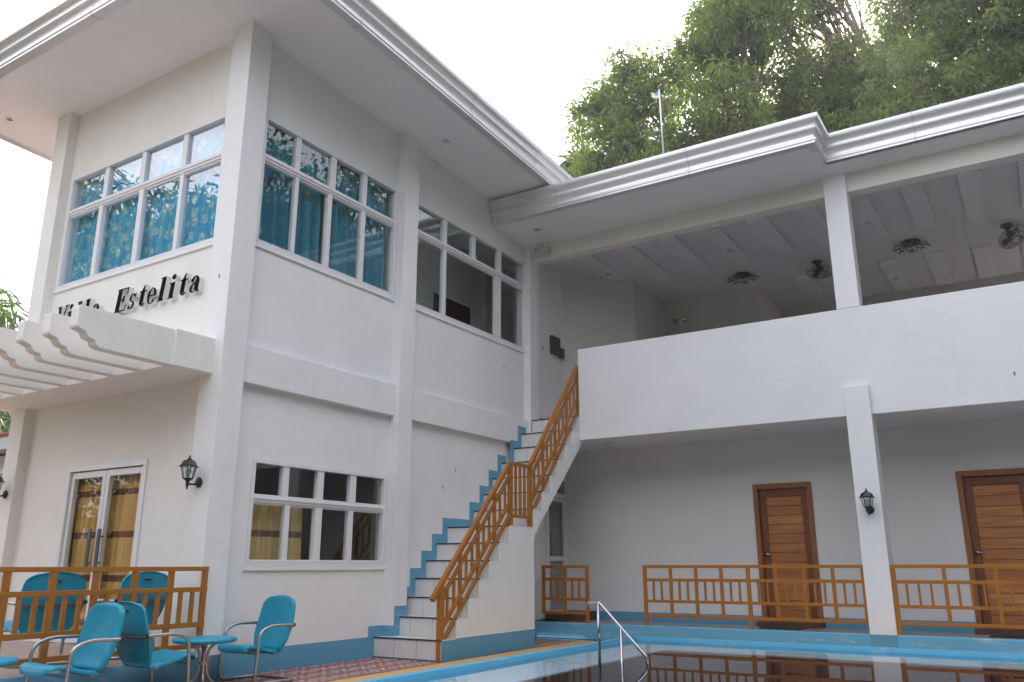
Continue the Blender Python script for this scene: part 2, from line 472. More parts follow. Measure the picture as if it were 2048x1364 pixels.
M = {}
M['white'] = plaster('white plaster', (.79, .79, .785), .2, .42)
M['front'] = plaster('cream white plaster', (.80, .785, .745), .2, .0)
M['wing'] = plaster('white wing plaster', (.79, .79, .80), .2, .05)
M['wingwall'] = plaster('ground floor plaster', (.76, .755, .745), .285, .03)
M['cream'] = plaster('cream beam plaster', (.74, .715, .665), None, 0)
M['soffit'] = plaster('soffit paint', (.80, .79, .81), None, 0, grime=.06)
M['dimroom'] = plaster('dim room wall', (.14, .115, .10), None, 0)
M['seam'] = paint('gutter joint sealant', (.54, .54, .54), .5)
M['stripend'] = paint('white strip end board', (.86, .85, .82), .5, .03)  # whitened to stand for ground light on the strips' front faces
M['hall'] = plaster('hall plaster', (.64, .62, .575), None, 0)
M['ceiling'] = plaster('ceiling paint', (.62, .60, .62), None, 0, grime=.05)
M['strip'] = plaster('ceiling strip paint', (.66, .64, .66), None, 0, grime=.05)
M['inside'] = plaster('room plaster', (.80, .78, .74), None, 0)
M['blue'] = blue_paint('blue skirting paint', wear=.25)
M['kerb'] = blue_paint('blue kerb paint', (.14, .44, .67), .6)
M['rim'] = blue_paint('pool rim blue', (.10, .41, .62), .25)
M['gutter'] = paint('silver gutter paint', (.70, .69, .69), .33, .05, .55, .7, 0)
M['orange'] = paint('orange brown enamel', (.37, .138, .012), .38, .16, 0, 7, chips=(.12, .05, .02))
M['teal'] = paint('teal enamel', (.006, .27, .41), .40, .12, 0, 4, .03, chips=(.02, .16, .22))
M['tube'] = paint('brushed steel tube', (.42, .41, .40), .36, .12, 1.0, 12)
M['steel'] = paint('polished steel', (.42, .42, .43), .2, .06, 1.0, 12, 0)
M['strap'] = paint('brown strap', (.10, .055, .03), .5)
M['black'] = paint('black iron', (.014, .014, .016), .42, .2)
M['darkgrey'] = paint('dark grey plastic', (.035, .035, .04), .5)
M['frame'] = paint('white window frame', (.74, .74, .755), .35, .04, 0, 5, .02)
M['glass'] = glass('window glass')
M['glassfront'] = glass('reflective window glass', (.94, .97, .98), boost=1.6)
M['glassdoor'] = glass('door glass', (.96, .96, .94), boost=.6)
M['glassdark'] = glass('tinted window glass', (.42, .45, .46))
M['mirror'] = paint('polished dark letter face', (.10, .10, .085), .06, .05, 1.0, 5, 0)
M['letterside'] = paint('letter edge', (.72, .71, .70), .5, .04)
M['doorframe'] = door_wood('door frame wood', [(.33, .12, .035), (.38, .14, .045), (.22, .07, .02)], .6, 'z')
M['stile'] = door_wood('dark stile wood', [(.22, .075, .022), (.26, .09, .028), (.14, .045, .014)], .6, 'z')
M['doorpanel'] = door_wood('door plank wood', [(.64, .30, .10), (.44, .16, .046), (.31, .10, .027)], .118, 'x')
M['darkwood'] = door_wood('dark inner door wood', [(.05, .015, .012), (.06, .02, .014), (.035, .010, .008)], .6, 'z')
M['curtain'] = curtain_blue('blue leaf curtain cloth')
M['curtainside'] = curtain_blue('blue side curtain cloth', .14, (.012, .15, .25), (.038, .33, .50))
M['ycurtain'] = curtain_yellow('yellow striped curtain cloth')
M['tile'] = patterned_tile('red swirl tile')
M['paving'] = striped_tile('pale concrete paving', (.50, .48, .44), (.42, .40, .37), (2, 2, 1), .8)
M['terrace'] = striped_tile('terrace tile', (.36, .27, .22), (.25, .17, .135))
M['walk'] = striped_tile('walkway tile', (.27, .28, .29), (.22, .225, .23), (2, 2, 1), .35)
M['tan'] = plaster('tan pool edge', (.60, .38, .15), None, .3, .7, .2)
M['stair'] = stair_tile('white stair tile')
M['nosing'] = paint('dark stair nosing', (.035, .028, .026), .5)
M['poolwall'] = blue_paint('pool wall pale blue', (.62, .78, .85), .3)
M['poolfloor'] = paint('deep pool tile', (.030, .026, .055), .5, .25, 0, 1.2)
M['water'] = water_mat('pool water')
M['ground'] = ground_mat('grass and soil')
M['mat'] = paint('dark doormat', (.035, .032, .030), .95, .3, 0, 20, .4)
M['boxwood'] = paint('brown step board', (.11, .055, .035), .6, .25)
M['mesh'] = paint('grey screen wire', (.36, .36, .37), .5, .1, .5)
M['paper'] = paint('paper notice', (.66, .58, .52), .8, .06)
M['lampglass'] = glass('lantern glass', (.88, .92, .9))
M['bulb'] = paint('bulb glass', (.62, .64, .60), .2, .02)
M['chrome'] = paint('lamp reflector', (.65, .65, .64), .2, .1, .8)
M['fan'] = paint('fan grey metal', (.10, .10, .11), .4, .1, .4)
M['fanhub'] = paint('fan hub plastic', (.5, .48, .46), .5)
M['roof'] = paint('roof sheet', (.35, .36, .38), .5, .1, .2)
M['red'] = paint('red fascia', (.35, .04, .05), .5)
M['farwall'] = plaster('pale grey house wall', (.62, .60, .62), None, 0)
M['farblue'] = paint('blue grey shutter', (.22, .33, .42), .5)
M['flag'] = paint('pale flag cloth', (.75, .68, .55), .8, .05)
M['flagblue'] = paint('flag blue', (.10, .45, .70), .8, .05)
M['pole'] = paint('white pole', (.62, .63, .66), .4, .05, .2)
M['leafA'] = leafmat('big tree leaves', (.036, .054, .026), (.165, .21, .065), .58)
M['leafB'] = leafmat('mango leaves', (.020, .045, .016), (.075, .12, .03), .3)
M['bark'] = bark('tree bark')
# ------------------------------------------------------------------ the setting
def zroof(y): return 6.06 - 0.046 * (y - 4.6)         # underside of the upper eaves, falls slightly to the back
PX0, PX1, PY0, PY1 = 1.95, 9.5, 0.9, 8.95
WZ = .10                                                # water level: the pool stands a little above the patio               # pool water outline
# ground with a hole under the pool and its deck
g = MB()
G = 42
def zquad(mb, x0, y0, x1, y1, z): mb.add([(x0, y0, z), (x1, y0, z), (x1, y1, z), (x0, y1, z)], [(0, 1, 2, 3)])
zquad(g, -G, -G, G, -6, -.06); zquad(g, -G, 18, G, 58, -.06); zquad(g, -G, -6, -7.5, 18, -.06); zquad(g, 13, -6, G, 18, -.06)
tag(g.build('ground', M['ground']), kind='structure')
g = MB()
zquad(g, -7.5, -6, .985, 9.72, -.001)
zquad(g, -7.5, 9.72, .2, 18, -.001); zquad(g, .2, 11.0, 13, 18, -.001)
tag(g.build('patio', M['tile']), kind='structure')
g = MB(); zquad(g, .985, -6, 13, PY0 - .12, -.001); zquad(g, PX1 + .12, PY0 - .12, 13, 9.72, -.001)  # unseen ground, made pale to bounce sunlight up to the soffits
tag(g.build('paving', M['paving']), kind='structure')
g = MB(); g.prism([(.985, PY0 - .12), (PX0 - .05, PY0 - .12), (PX0 - .05, PY1 + .05), (PX1 + .1, PY1 + .05), (PX1 + .1, 9.755), (.90, 9.755)], 'z', -.3, .004)
tag(g.build('pool_edge_path', M['tan'], bevel=.004), kind='structure')
# pool rim: raised blue lip
g = MB()
R_ = .085; rt = WZ + .040
g.box(PX0 - R_, PY0 - R_, -.25, PX0, PY1 + R_, rt); g.box(PX0 + .0, PY1, -.25, PX1, PY1 + R_, rt + .001); g.box(PX1, PY0 - R_, -.25, PX1 + R_, PY1 + R_, rt); g.box(PX0, PY0 - R_, -.25, PX1, PY0, rt + .001)
tag(g.build('pool_rim', M['rim'], bevel=.012, smooth=True, sharp=.9), kind='structure')
LX, LY = 2.50, 8.45                                   # shallow ledge just under the water along two sides
g = MB(); g.prism([(PX0 - .02, PY0), (LX, PY0), (LX, LY), (PX1, LY), (PX1, PY1 + .02), (PX0 - .02, PY1 + .02)], 'z', -.9, WZ - .032)
tag(g.build('pool_ledge', M['poolwall'], bevel=.006), kind='structure')
g = MB(); g.box(LX - .1, PY0 - .08, -1.0, PX1 + .08, LY + .1, -.9); g.box(LX, PY0, -.9, LX + .012, LY, WZ - .045); g.box(LX + .012, LY - .012, -.9, PX1, LY, WZ - .045); g.box(PX1 - .012, PY0, -.9, PX1, LY - .012, WZ - .05); g.box(LX + .012, PY0 - .02, -.9, PX1 - .012, PY0 + .012, WZ - .05)
tag(g.build('pool_floor', M['poolfloor']), kind='structure')
g = MB(); zquad(g, PX0, PY0, PX1, PY1, WZ)
tag(g.build('water', M['water']), kind='structure')
# raised walkway in front of the rooms and the front terrace
g = MB(); g.box(.18, 9.80, 0, 12, 11.0, .172)
tag(g.build('walkway', M['walk']), kind='structure')
g = MB(); g.box(.15, 9.76, -.2, 12, 9.80, .202)
tag(g.build('walkway_kerb', M['kerb'], bevel=.012), kind='structure')
g = MB(); g.box(-7.0, -1.0, 0, .165, 4.69, .2)
tag(g.build('terrace', M['terrace']), kind='structure')
g = MB(); g.box(.165, -1.0, -.1, .18, 4.60, .203)
tag(g.build('terrace_kerb', M['blue'], bevel=.004), kind='structure')

# ------------------------------------------------------------------ the two-storey house
house = thing('house', (-1.7, 7.8, 0), 'white two-storey house with a wide silver-edged roof, blue curtained upper windows and outside stair', 'house')
ZS2, ZH2, ZT2 = 3.87, 5.235, 4.79       # upper window sill, head, transom
# walls, each wall face its own mesh
g = MB().wall('x', 0, -.12, 4.69, 11.0, 0, 6.2, [(4.90, 6.93, ZS2, ZH2), (7.20, 9.83, ZS2, ZH2), (5.09, 6.925, .895, 1.845), (10.36, 11.0 - .02, .2, 2.14)])
g.build('wall', M['white'], house)
g = MB().wall('y', 4.69, 4.81, -3.30, -.12, 0, 6.2, [(-2.985, -.28, ZS2, ZH2), (-2.235, -.95, .2, 1.862)])
g.build('wall', M['front'], house)
g = MB().wall('x', -3.30, -3.42, 4.69, 11.6, 0, 6.2); g.build('wall', M['front'], house)
g = MB().wall('y', 11.5, 11.6, -3.30, 0.0, 0, 6.0); g.build('wall', M['inside'], house)
g = MB().box(-3.3, 4.81, 2.70, -.12, 11.5, 2.85); g.box(-3.3, 4.81, .05, -.12, 11.5, .2); g.build('floor_slab', M['walk'], house)
g = MB().box(-3.3, 4.81, 2.66, -.12, 11.5, 2.695); g.box(-3.3, 4.81, 5.66, -.12, 11.5, 5.7); g.build('ceiling', M['inside'], house)
g = MB().wall('y', 7.06, 7.14, -3.3, -.12, 2.85, 5.66); g.wall('x', -1.13, -1.05, 7.14, 9.98, 2.85, 5.66); g.wall('x', -1.14, -1.06, 9.98, 11.5, 2.85, 5.66)
g.build('partition', M['inside'], house)
MB().box(-1.06, 10.25, 2.85, -.98, 10.5, 5.66).build('inner_column', M['cream'], house)
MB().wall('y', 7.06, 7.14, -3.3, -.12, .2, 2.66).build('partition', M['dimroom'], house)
idoor = MB().box(-1.05, 9.02, 2.85, -1.035, 9.92, 4.72).build('inner_door', M['darkwood'], house)
MB().box(-1.035, 9.09, 2.85, -1.02, 9.85, 4.64).build('door_panel', M['darkwood'], idoor)
# columns
for (x0, y0, x1, y1) in ((-.17, 4.57, .11, 4.83), (-.12, 6.94, .125, 7.19), (-.12, 9.80, .11, 10.05)):
    MB().box(x0, y0, 0, x1, y1, 6.1).build('column', M['white'], house, bevel=.008)
MB().box(-3.30, 4.58, 0, -3.04, 4.84, 6.15).build('column', M['front'], house, bevel=.008)
MB().box(-3.30, 11.36, 0, -3.04, 11.62, 5.8).build('column', M['front'], house, bevel=.008)
# floor beams on the pool side
for (a, b) in ((4.83, 6.94), (7.19, 9.80)):
    MB().box(-.05, a, 2.50, .07, b, 2.852).build('floor_beam', M['white'], house, bevel=.006)
# pergola ledge with seven scrolled rafters
led = MB().box(-3.42, 4.175, 2.528, .0, 4.70, 2.845).build('pergola_ledge', M['white'], house, bevel=.007)
led.data.materials[0] = M['front']
prof = [(4.18, 2.84), (3.352, 2.84), (3.34, 2.828), (3.34, 2.68), (3.35, 2.662), (3.372, 2.655), (3.398, 2.648), (3.418, 2.640)]
prof += [(3.418, 2.640), (3.430, 2.616), (3.447, 2.600), (3.470, 2.593), (3.492, 2.590), (3.500, 2.588)]
prof += [(3.503, 2.572), (3.512, 2.555), (3.535, 2.541), (3.58, 2.536), (3.70, 2.534), (4.18, 2.533)]
prof = [prof[0]] + [p for i, p in enumerate(prof[1:], 1) if p != prof[i - 1]]
for i in range(9):
    x = -.03 - .3865 * i
    MB().prism(prof, 'x', x - .108, x).build('rafter', M['front'], house, bevel=.005)
# cornices: profile (outwards, up)
CORN = [(-.10, 0), (0, 0), (.002, .026), (.012, .030), (.014, .054), (-.006, .060), (-.014, .078), (-.015, .100), (-.008, .124), (.006, .146), (.022, .160), (.034, .164), (.036, .176), (.018, .181),
        (.010, .196), (.009, .214), (.016, .236), (.030, .256), (.048, .270), (.060, .275), (.064, .283), (.064, .330), (.040, .338), (-.10, .338)]
def sweep(name, path, zf, parent, mat, prof=CORN):
    P = [Vector((p[0], p[1], 0)) for p in path]; rings = []
    for i, p in enumerate(P):
        d = []
        if i > 0: d.append((P[i] - P[i - 1]).normalized())
        if i < len(P) - 1: d.append((P[i + 1] - P[i]).normalized())
        ns_ = [Vector((t.y, -t.x, 0)) for t in d]                 # outwards is right of travel
        nrm = sum(ns_, Vector()); nrm = nrm / max(.2, nrm.length_squared) * len(ns_) if len(ns_) > 1 else ns_[0]
        if len(ns_) > 1:
            b = (ns_[0] + ns_[1]).normalized(); nrm = b / max(.3, b.dot(ns_[0]))
        rings.append([(p.x + nrm.x * o, p.y + nrm.y * o, zf(p.x, p.y) + h) for (o, h) in prof])
    mb = MB(); n = len(prof)
    vs = [v for r in rings for v in r]; fs = []
    for i in range(len(P) - 1):
        for k in range(n):
            fs.append((i * n + k, i * n + (k + 1) % n, (i + 1) * n + (k + 1) % n, (i + 1) * n + k))
    fs += [tuple(range(n))[::-1], tuple(range((len(P) - 1) * n, len(P) * n))]
    mb.add(vs, fs)
    return mb.build(name, mat, parent, smooth=True, sharp=.62)
EX0, EX1, EY0, EY1 = -4.40, .985, 3.69, 12.4
def joint(p, q, zf, parent):
    pr = [(o + (.0025 if 0 < k_ < len(CORN) - 2 else 0), h) for k_, (o, h) in enumerate(CORN)]
    sweep('gutter_joint', [p, q], zf, parent, M['seam'], pr)
sweep('roof_gutter', [(EX0, EY1), (EX0, EY0), (EX1, EY0), (EX1 - .003, EY1)], lambda x, y: zroof(y), house, M['gutter'])
for yy in (5.15, 7.05, 8.5): joint((EX1 - .003 * (yy - EY0) / 9, yy), (EX1 - .003 * (yy - EY0) / 9, yy + .012), lambda x, y: zroof(y), house)
for xx in (-3.05, -1.2): joint((xx, EY0), (xx + .012, EY0), lambda x, y: zroof(y), house)
mb = MB()
sl = [(EX0 + .05, EY0 + .05), (EX1 - .05, EY0 + .05), (EX1 - .07, EY1), (EX0 + .05, EY1)]
vs = [(x, y, zroof(y) + .012) for x, y in sl] + [(x, y, zroof(y) + .30) for x, y in sl]
mb.add(vs, [(3, 2, 1, 0), (4, 5, 6, 7), (0, 1, 5, 4), (1, 2, 6, 5), (2, 3, 7, 6), (3, 0, 4, 7)])
mb.build('eaves_soffit', M['soffit'], house)
mb = MB(); mb.add([(EX0 + .2, EY0 + .2, 6.34), (EX1 - .2, EY0 + .2, 6.34), (EX1 - .2, EY1 - .2, 6.0), (EX0 + .2, EY1 - .2, 6.0), (-1.7, 6.5, 6.75), (-1.7, 9.6, 6.6)], [(0, 1, 4), (1, 2, 5, 4), (2, 3, 5), (3, 0, 4, 5)])
mb.build('roof', M['roof'], house)

# windows -----------------------------------------------------------
def window(parent, axis, p, inward, u0, u1, z0, z1, zt, mull, low=None, fr=.038, name='window', gmat='glass', no_glass=(), depth=.06, trans_h=.07):
    """frame in an opening: p wall face, inward = +1/-1 along the axis; mull: list of (ua, ub) bars above the transom, low: below"""
    low = mull if low is None else low
    a, b = p - inward * .012, p + inward * depth
    g = MB()
    def bx(ua, ub, za, zb, d0=a, d1=b):
        (g.box(d0, ua, za, d1, ub, zb) if axis == 'x' else g.box(ua, d0, za, ub, d1, zb))
    e = .0008
    bx(u0, u1, z0, z0 + fr); bx(u0, u1, z1 - fr, z1); bx(u0, u0 + fr, z0 + fr, z1 - fr); bx(u1 - fr, u1, z0 + fr, z1 - fr)
    a2, b2 = a + inward * .006, b - inward * .004
    if zt is not None:
        bx(u0 + fr, u1 - fr, zt - trans_h / 2, zt + trans_h / 2, a2, b2)
        bx(u0 + fr, u1 - fr, zt - .009, zt + .009, a2 - inward * .012, a2)
    for (ua, ub) in mull: bx(ua, ub, (zt + trans_h / 2 if zt else z0 + fr), z1 - fr, a2 + inward * .004, b2)
    if zt is not None:
        for (ua, ub) in low: bx(ua, ub, z0 + fr, zt - trans_h / 2, a2 + inward * .008, b2)
        # sash rails of the sliding lower panes
        bx(u0 + fr, u1 - fr, z0 + fr, z0 + fr + .022, a2 + inward * .016, b2); bx(u0 + fr, u1 - fr, zt - trans_h / 2 - .020, zt - trans_h / 2, a2 + inward * .016, b2)
    w = g.build(name, M['frame'], parent, bevel=.0025)
    gp = MB(); c = p + inward * .026
    def pane(ua, ub, za, zb, off=0.0):
        q0, q1 = c + inward * off, c + inward * (off + .005)
        (gp.box(q0, ua, za, q1, ub, zb) if axis == 'x' else gp.box(ua, q0, za, ub, q1, zb))
    def cells(m):
        xs = [u0 + fr] + [t for q in m for t in q] + [u1 - fr]
        return [(xs[i], xs[i + 1]) for i in range(0, len(xs), 2)]
    if zt is not None:
        for i, (ua, ub) in enumerate(cells(mull)): pane(ua - .003, ub + .003, zt + .02, z1 - fr + .004)
        for i, (ua, ub) in enumerate(cells(low)):
            if i in no_glass: continue
            pane(ua - .003, ub + .003, z0 + fr - .004, zt - .02, .012 * (i % 2))
    else:
        for i, (ua, ub) in enumerate(cells(mull)): pane(ua - .003, ub + .003, z0 + fr - .004, z1 - fr + .004)
    gp.build('pane', M[gmat], w)
    # plaster sill line
    s = MB()
    (s.box(p - inward * .02, u0 - .02, z0 - .035, p, u1 + .02, z0 - .002) if axis == 'x' else s.box(u0 - .02, p - inward * .02, z0 - .035, u1 + .02, p, z0 - .002))
    s.build('sill', M['white'], w, bevel=.004)
    return w
window(house, 'y', 4.69, 1, -2.985, -.28, ZS2, ZH2, ZT2, [(-2.33, -2.255), (-1.66, -1.585), (-.965, -.89)], [(-2.365, -2.295), (-1.64, -1.565), (-.96, -.905)], gmat='glassfront')
window(house, 'x', 0, -1, 4.90, 6.93, ZS2, ZH2, ZT2, [(5.335, 5.40), (5.84, 5.915), (6.34, 6.41)], [(5.36, 5.405), (5.825, 5.885), (6.345, 6.41)])
window(house, 'x', 0, -1, 7.20, 9.83, ZS2, ZH2, 4.84, [(7.85, 7.93), (8.495, 8.57), (9.125, 9.205)], [(7.865, 7.93), (9.07, 9.205)], no_glass=(1,))
window(house, 'x', 0, -1, 5.09, 6.925, .895, 1.845, 1.494, [(5.465, 5.54), (5.915, 5.995), (6.375, 6.46)], [(5.52, 5.58), (5.91, 6.0), (6.37, 6.44)])

# glazed front door
dx0, dx1, dz0, dz1 = -2.235, -.95, .2, 1.862
mid = -1.60
g = MB()
g.box(dx0, 4.675, dz1 - .055, dx1, 4.76, dz1); g.box(dx0, 4.675, dz0, dx0 + .05, 4.76, dz1 - .055); g.box(dx1 - .05, 4.675, dz0, dx1, 4.76, dz1 - .055)
front_door = g.build('glass_door', M['frame'], house, bevel=.003)
for (a, b) in ((dx0 + .054, mid - .004), (mid + .004, dx1 - .054)):
    g = MB(); w = .052
    g.box(a, 4.70, dz0 + .01, a + w, 4.74, dz1 - .065); g.box(b - w, 4.70, dz0 + .01, b, 4.74, dz1 - .065)
    g.box(a + w, 4.70, dz1 - .065 - .06, b - w, 4.74, dz1 - .065); g.box(a + w, 4.70, dz0 + .01, b - w, 4.74, dz0 + .10)
    g.build('door_leaf', M['frame'], front_door, bevel=.003)
    MB().box(a + w - .003, 4.718, dz0 + .09, b - w + .003, 4.723, dz1 - .122).build('door_glass', M['glassdoor'], front_door)
for x in (mid - .075, mid + .075):
    g = MB(); g.box(x - .022, 4.645, .86, x + .022, 4.66, 1.24); g.tube([(x, 4.66, .93), (x, 4.70, .93)], .008, 6); g.tube([(x, 4.66, 1.17), (x, 4.70, 1.17)], .008, 6)
    g.build('handle', M['fan'], front_door, bevel=.003)

# screen door beside the stair
sy0, sy1 = 10.36, 10.98
g = MB(); g.box(-.06, sy0, .2, .015, sy0 + .045, 2.14); g.box(-.06, sy1 - .045, .2, .015, sy1, 2.14); g.box(-.06, sy0 + .045, 2.10, .015, sy1 - .045, 2.14); g.box(-.06, sy0 + .045, 1.865, .015, sy1 - .045, 1.925)
sd = g.build('screen_door', M['frame'], house, bevel=.003)
g = MB(); a, b = sy0 + .05, sy1 - .05
g.box(-.04, a, .22, .005, a + .05, 1.86); g.box(-.04, b - .05, .22, .005, b, 1.86); g.box(-.04, a + .05, 1.80, .005, b - .05, 1.86); g.box(-.04, a + .05, .965, .005, b - .05, 1.03); g.box(-.04, a + .05, .22, .005, b - .05, .30)
g.build('door_leaf', M['frame'], sd, bevel=.003)
def mesh_screen(z0, z1):
    g = MB(); st = .082; y0, y1 = a + .05, b - .05; w = st * .55; n = int((z1 - z0) / st) + 1; k = int((y1 - y0) / w) + 1
    for i in range(-n, k + 1):
        # two families of slanting wires, clipped to the frame
        for sg in (1, -1):
            ya, yb = y0 + i * w, y0 + i * w + (z1 - z0) * w / st
            za, zb = z0, z1
            if ya < y0: za += (y0 - ya) * st / w; ya = y0
            if yb > y1: zb -= (yb - y1) * st / w; yb = y1
            if zb - za < .01: continue
            if sg < 0: za, zb = z0 + z1 - za, z0 + z1 - zb
            g.bar((-.018 + .002 * sg, ya, za), (-.018 + .002 * sg, yb, zb), .005, .007)
    g.build('wire_screen', M['mesh'], sd, weld=False)
mesh_screen(1.025, 1.805); mesh_screen(.295, .97)
MB().box(-.05, sy0 + .05, .3, -.045, sy1 - .05, .96).build('lower_panel', M['frame'], sd)
MB().box(-.30, sy0 - .02, .2, -.26, sy1, 2.2).build('inner_panel', M['fan'], sd)
MB().box(-.034, sy0 + .12, 1.34, -.028, sy1 - .16, 1.56).build('notice', M['paper'], sd)

# ------------------------------------------------------------------ gallery wing
wing = thing('gallery_wing', (6.0, 13.0, 0), 'long white two-storey wing with open upper gallery behind a solid parapet, facing the pool', 'building')
XW = 10.6
D1, D2 = (2.79, 3.53, 1.92), (5.17, 5.93, 1.95)
g = MB().wall('y', 11.0, 11.14, 0.0, XW, 0, 2.52, [(D1[0], D1[1], .2, D1[2]), (D2[0], D2[1], .2, D2[2]), (7.55, 8.30, .2, 1.95)])
g.build('wall', M['wingwall'], wing)
g = MB().box(.865, 9.94, 2.52, XW, 17.6, 2.85); g.box(-.1, 10.0, 2.52, .864, 17.6, 2.85); g.build('gallery_floor', M['soffit'], wing)
MB().box(.862, 9.81, 2.518, XW, 9.94, 3.772).build('parapet', M['wing'], wing, bevel=.007)
for x in (4.272, 8.50):
    c = MB().box(x, 9.806, 3.772, x + .255, 10.05, 5.6).build('column', M['wing'], wing, bevel=.007)
    MB().box(x - .012, 9.752, -.1, x + .252, 10.04, 2.847).build('column', M['wing'], wing, bevel=.007)
MB().box(.11, 9.87, 5.225, XW, 10.05, 5.6).build('beam', M['cream'], wing, bevel=.004)
# soffit in two steps, then the hall ceiling
g = MB()
g.add([(0, 8.96, 5.512), (4.38, 8.96, 5.512), (4.38, 9.54, 5.482), (XW, 9.54, 5.482), (XW, 9.88, 5.462), (0, 9.88, 5.462)], [(0, 1, 2, 3, 4, 5)])
g.add([(0, 8.96, 5.8), (4.38, 8.96, 5.8), (4.38, 9.54, 5.8), (XW, 9.54, 5.8), (XW, 9.88, 5.8), (0, 9.88, 5.8)], [(0, 1, 2, 3, 4, 5)])
g.build('eaves_soffit', M['soffit'], wing)
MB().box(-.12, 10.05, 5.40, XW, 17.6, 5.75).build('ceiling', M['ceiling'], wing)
def corn2(x, y): return 5.50
sweep('roof_gutter', [(.003, 8.93), (4.395, 8.93), (4.395, 9.51), (XW, 9.51)], corn2, wing, M['gutter'])
for xx in (1.05, 2.9): joint((xx, 8.93), (xx + .012, 8.93), corn2, wing)
for xx in (5.35, 6.9): joint((xx, 9.51), (xx + .012, 9.51), corn2, wing)
g = MB(); g.box(.003, 9.0, 5.805, 4.36, 17.6, 5.826); g.box(4.36, 9.58, 5.805, XW, 17.6, 5.825); g.build('roof', M['roof'], wing)
n = 0
for x in (.565, 1.23, 1.875, 2.515, 3.16, 3.80, 4.42, 5.05, 5.67, 6.295, 6.92, 7.55, 8.9, 9.5):
    for (xa, ya, yb) in [(x, 10.40, 11.95 if x > .6 else 11.6)] + ([(x - .04, 13.14, 14.7)] if x > 2.6 else []):
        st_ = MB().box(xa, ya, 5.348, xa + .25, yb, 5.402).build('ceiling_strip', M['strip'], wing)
        MB().box(xa - .002, ya - .012, 5.340, xa + .252, ya - .0005, 5.401).build('end_board', M['stripend'], st_)  # separate front piece that carries the painted bounce light
# upper rooms behind the gallery
g = MB()
g.add([(0, 10.95, 2.85), (.835, 11.90, 2.85), (.835, 13.27, 2.85), (2.44, 13.27, 2.85), (2.44, 17.0, 2.85), (-.1, 17.0, 2.85), (-.1, 10.95, 2.85),
       (0, 10.95, 5.41), (.835, 11.90, 5.41), (.835, 13.27, 5.41), (2.44, 13.27, 5.41), (2.44, 17.0, 5.41), (-.1, 17.0, 5.41), (-.1, 10.95, 5.41)],
      [(i, (i + 1) % 7, 7 + (i + 1) % 7, 7 + i) for i in range(7)] + [(6, 5, 4, 3, 2, 1, 0), tuple(range(7, 14))])
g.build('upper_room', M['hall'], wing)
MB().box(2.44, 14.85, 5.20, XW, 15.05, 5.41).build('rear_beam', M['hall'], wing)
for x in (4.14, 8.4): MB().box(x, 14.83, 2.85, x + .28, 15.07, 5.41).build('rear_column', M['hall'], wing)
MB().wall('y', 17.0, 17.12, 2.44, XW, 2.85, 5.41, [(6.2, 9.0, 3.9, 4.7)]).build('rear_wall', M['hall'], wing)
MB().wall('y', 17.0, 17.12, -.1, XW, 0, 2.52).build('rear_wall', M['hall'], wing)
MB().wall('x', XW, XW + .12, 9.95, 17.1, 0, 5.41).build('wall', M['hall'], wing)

# the two plank doors (and one beyond the frame's edge)
def plank_door(x0, x1, zt, name='plank_door'):
    g = MB(); w = .062
    g.box(x0, 10.965, .2, x0 + w, 11.08, zt); g.box(x1 - w, 10.965, .2, x1, 11.08, zt); g.box(x0 + w, 10.965, zt - w, x1 - w, 11.08, zt)
    d = g.build(name, M['doorframe'], wing, bevel=.004)
    a, b = x0 + w + .003, x1 - w - .003
    lf = MB(); st = .085
    lf.box(a, 11.02, .235, a + st, 11.06, zt - w - .004); lf.box(b - st, 11.02, .235, b, 11.06, zt - w - .004)
    lf.box(a + st, 11.021, zt - w - .10, b - st, 11.06, zt - w - .004)
    lf.build('stile', M['stile'], d, bevel=.003)
    pl = MB(); z = .24
    top = zt - w - .105
    nP = 13; h = (top - z) / nP
    for i in range(nP):
        pl.box(a + st, 11.026 + (.006 if i % 4 == 2 else 0), z + i * h + .004, b - st, 11.055, z + (i + 1) * h - .003)
    pl.box(a + st, 11.05, .236, b - st, 11.07, zt - w - .02)
    pl.build('panel', M['doorpanel'], d, bevel=.003)
    hn = MB(); hx, hz = a + .042, 1.035
    hn.lathe([(.001, -.006), (.028, -.006), (.026, .004), (.001, .006)], (hx, 11.012, hz), 14, 'y')
    hn.tube(fillet([(hx, 11.01, hz), (hx, 10.965, hz), (hx + .09, 10.96, hz - .004)], .02), .008, 8)
    hn.build('handle', M['steel'], d, smooth=True)
    MB().box(x0 - .01, 10.72, .172, x1 + .01, 11.02, .232).build('threshold', M['boxwood'], d, bevel=.004)
    return d
plank_door(*D1); plank_door(*D2); plank_door(7.55, 8.30, 1.95)

# ------------------------------------------------------------------ outside stair
stair = thing('staircase', (.43, 8.3, 0), 'white tiled outside stair with dark nosings and blue stepped skirting, rising against the house wall', 'staircase')
RY = [6.84, 7.09, 7.29, 7.485, 7.675, 7.865, 8.06, 8.60, 8.815, 9.02, 9.226, 9.428, 9.62, 9.834]
LV = [.19 * i for i in range(1, 8)] + [1.33 + .2171 * i for i in range(1, 8)]
prof = [(RY[0], 0)]
for i, (y, z) in enumerate(zip(RY, LV)):
    prof.append((y, z)); prof.append((RY[i + 1] if i < 13 else 9.955, z))
prof += [(9.955, 2.52), (9.90, 2.499), (8.606, 1.237), (8.606, 0)]
MB().prism(prof, 'x', .002, .858).build('stair_body', M['white'], stair)
for i, (y, z) in enumerate(zip(RY, LV)):
    zb = LV[i - 1] if i else 0.002
    y2 = RY[i + 1] if i < 13 else 9.955
    MB().box(.003, y - .010, zb + .0115, .855, y - .0005, z - .003).build('riser', M['stair'], stair)
    MB().box(.003, y - .002, z + .0005, .86, y2 - .011, z + .010).build('tread', M['stair'], stair)
    MB().box(.003, y - .020, z - .003, .862, y - .003, z + .0115).build('nosing', M['nosing'], stair, bevel=.003)
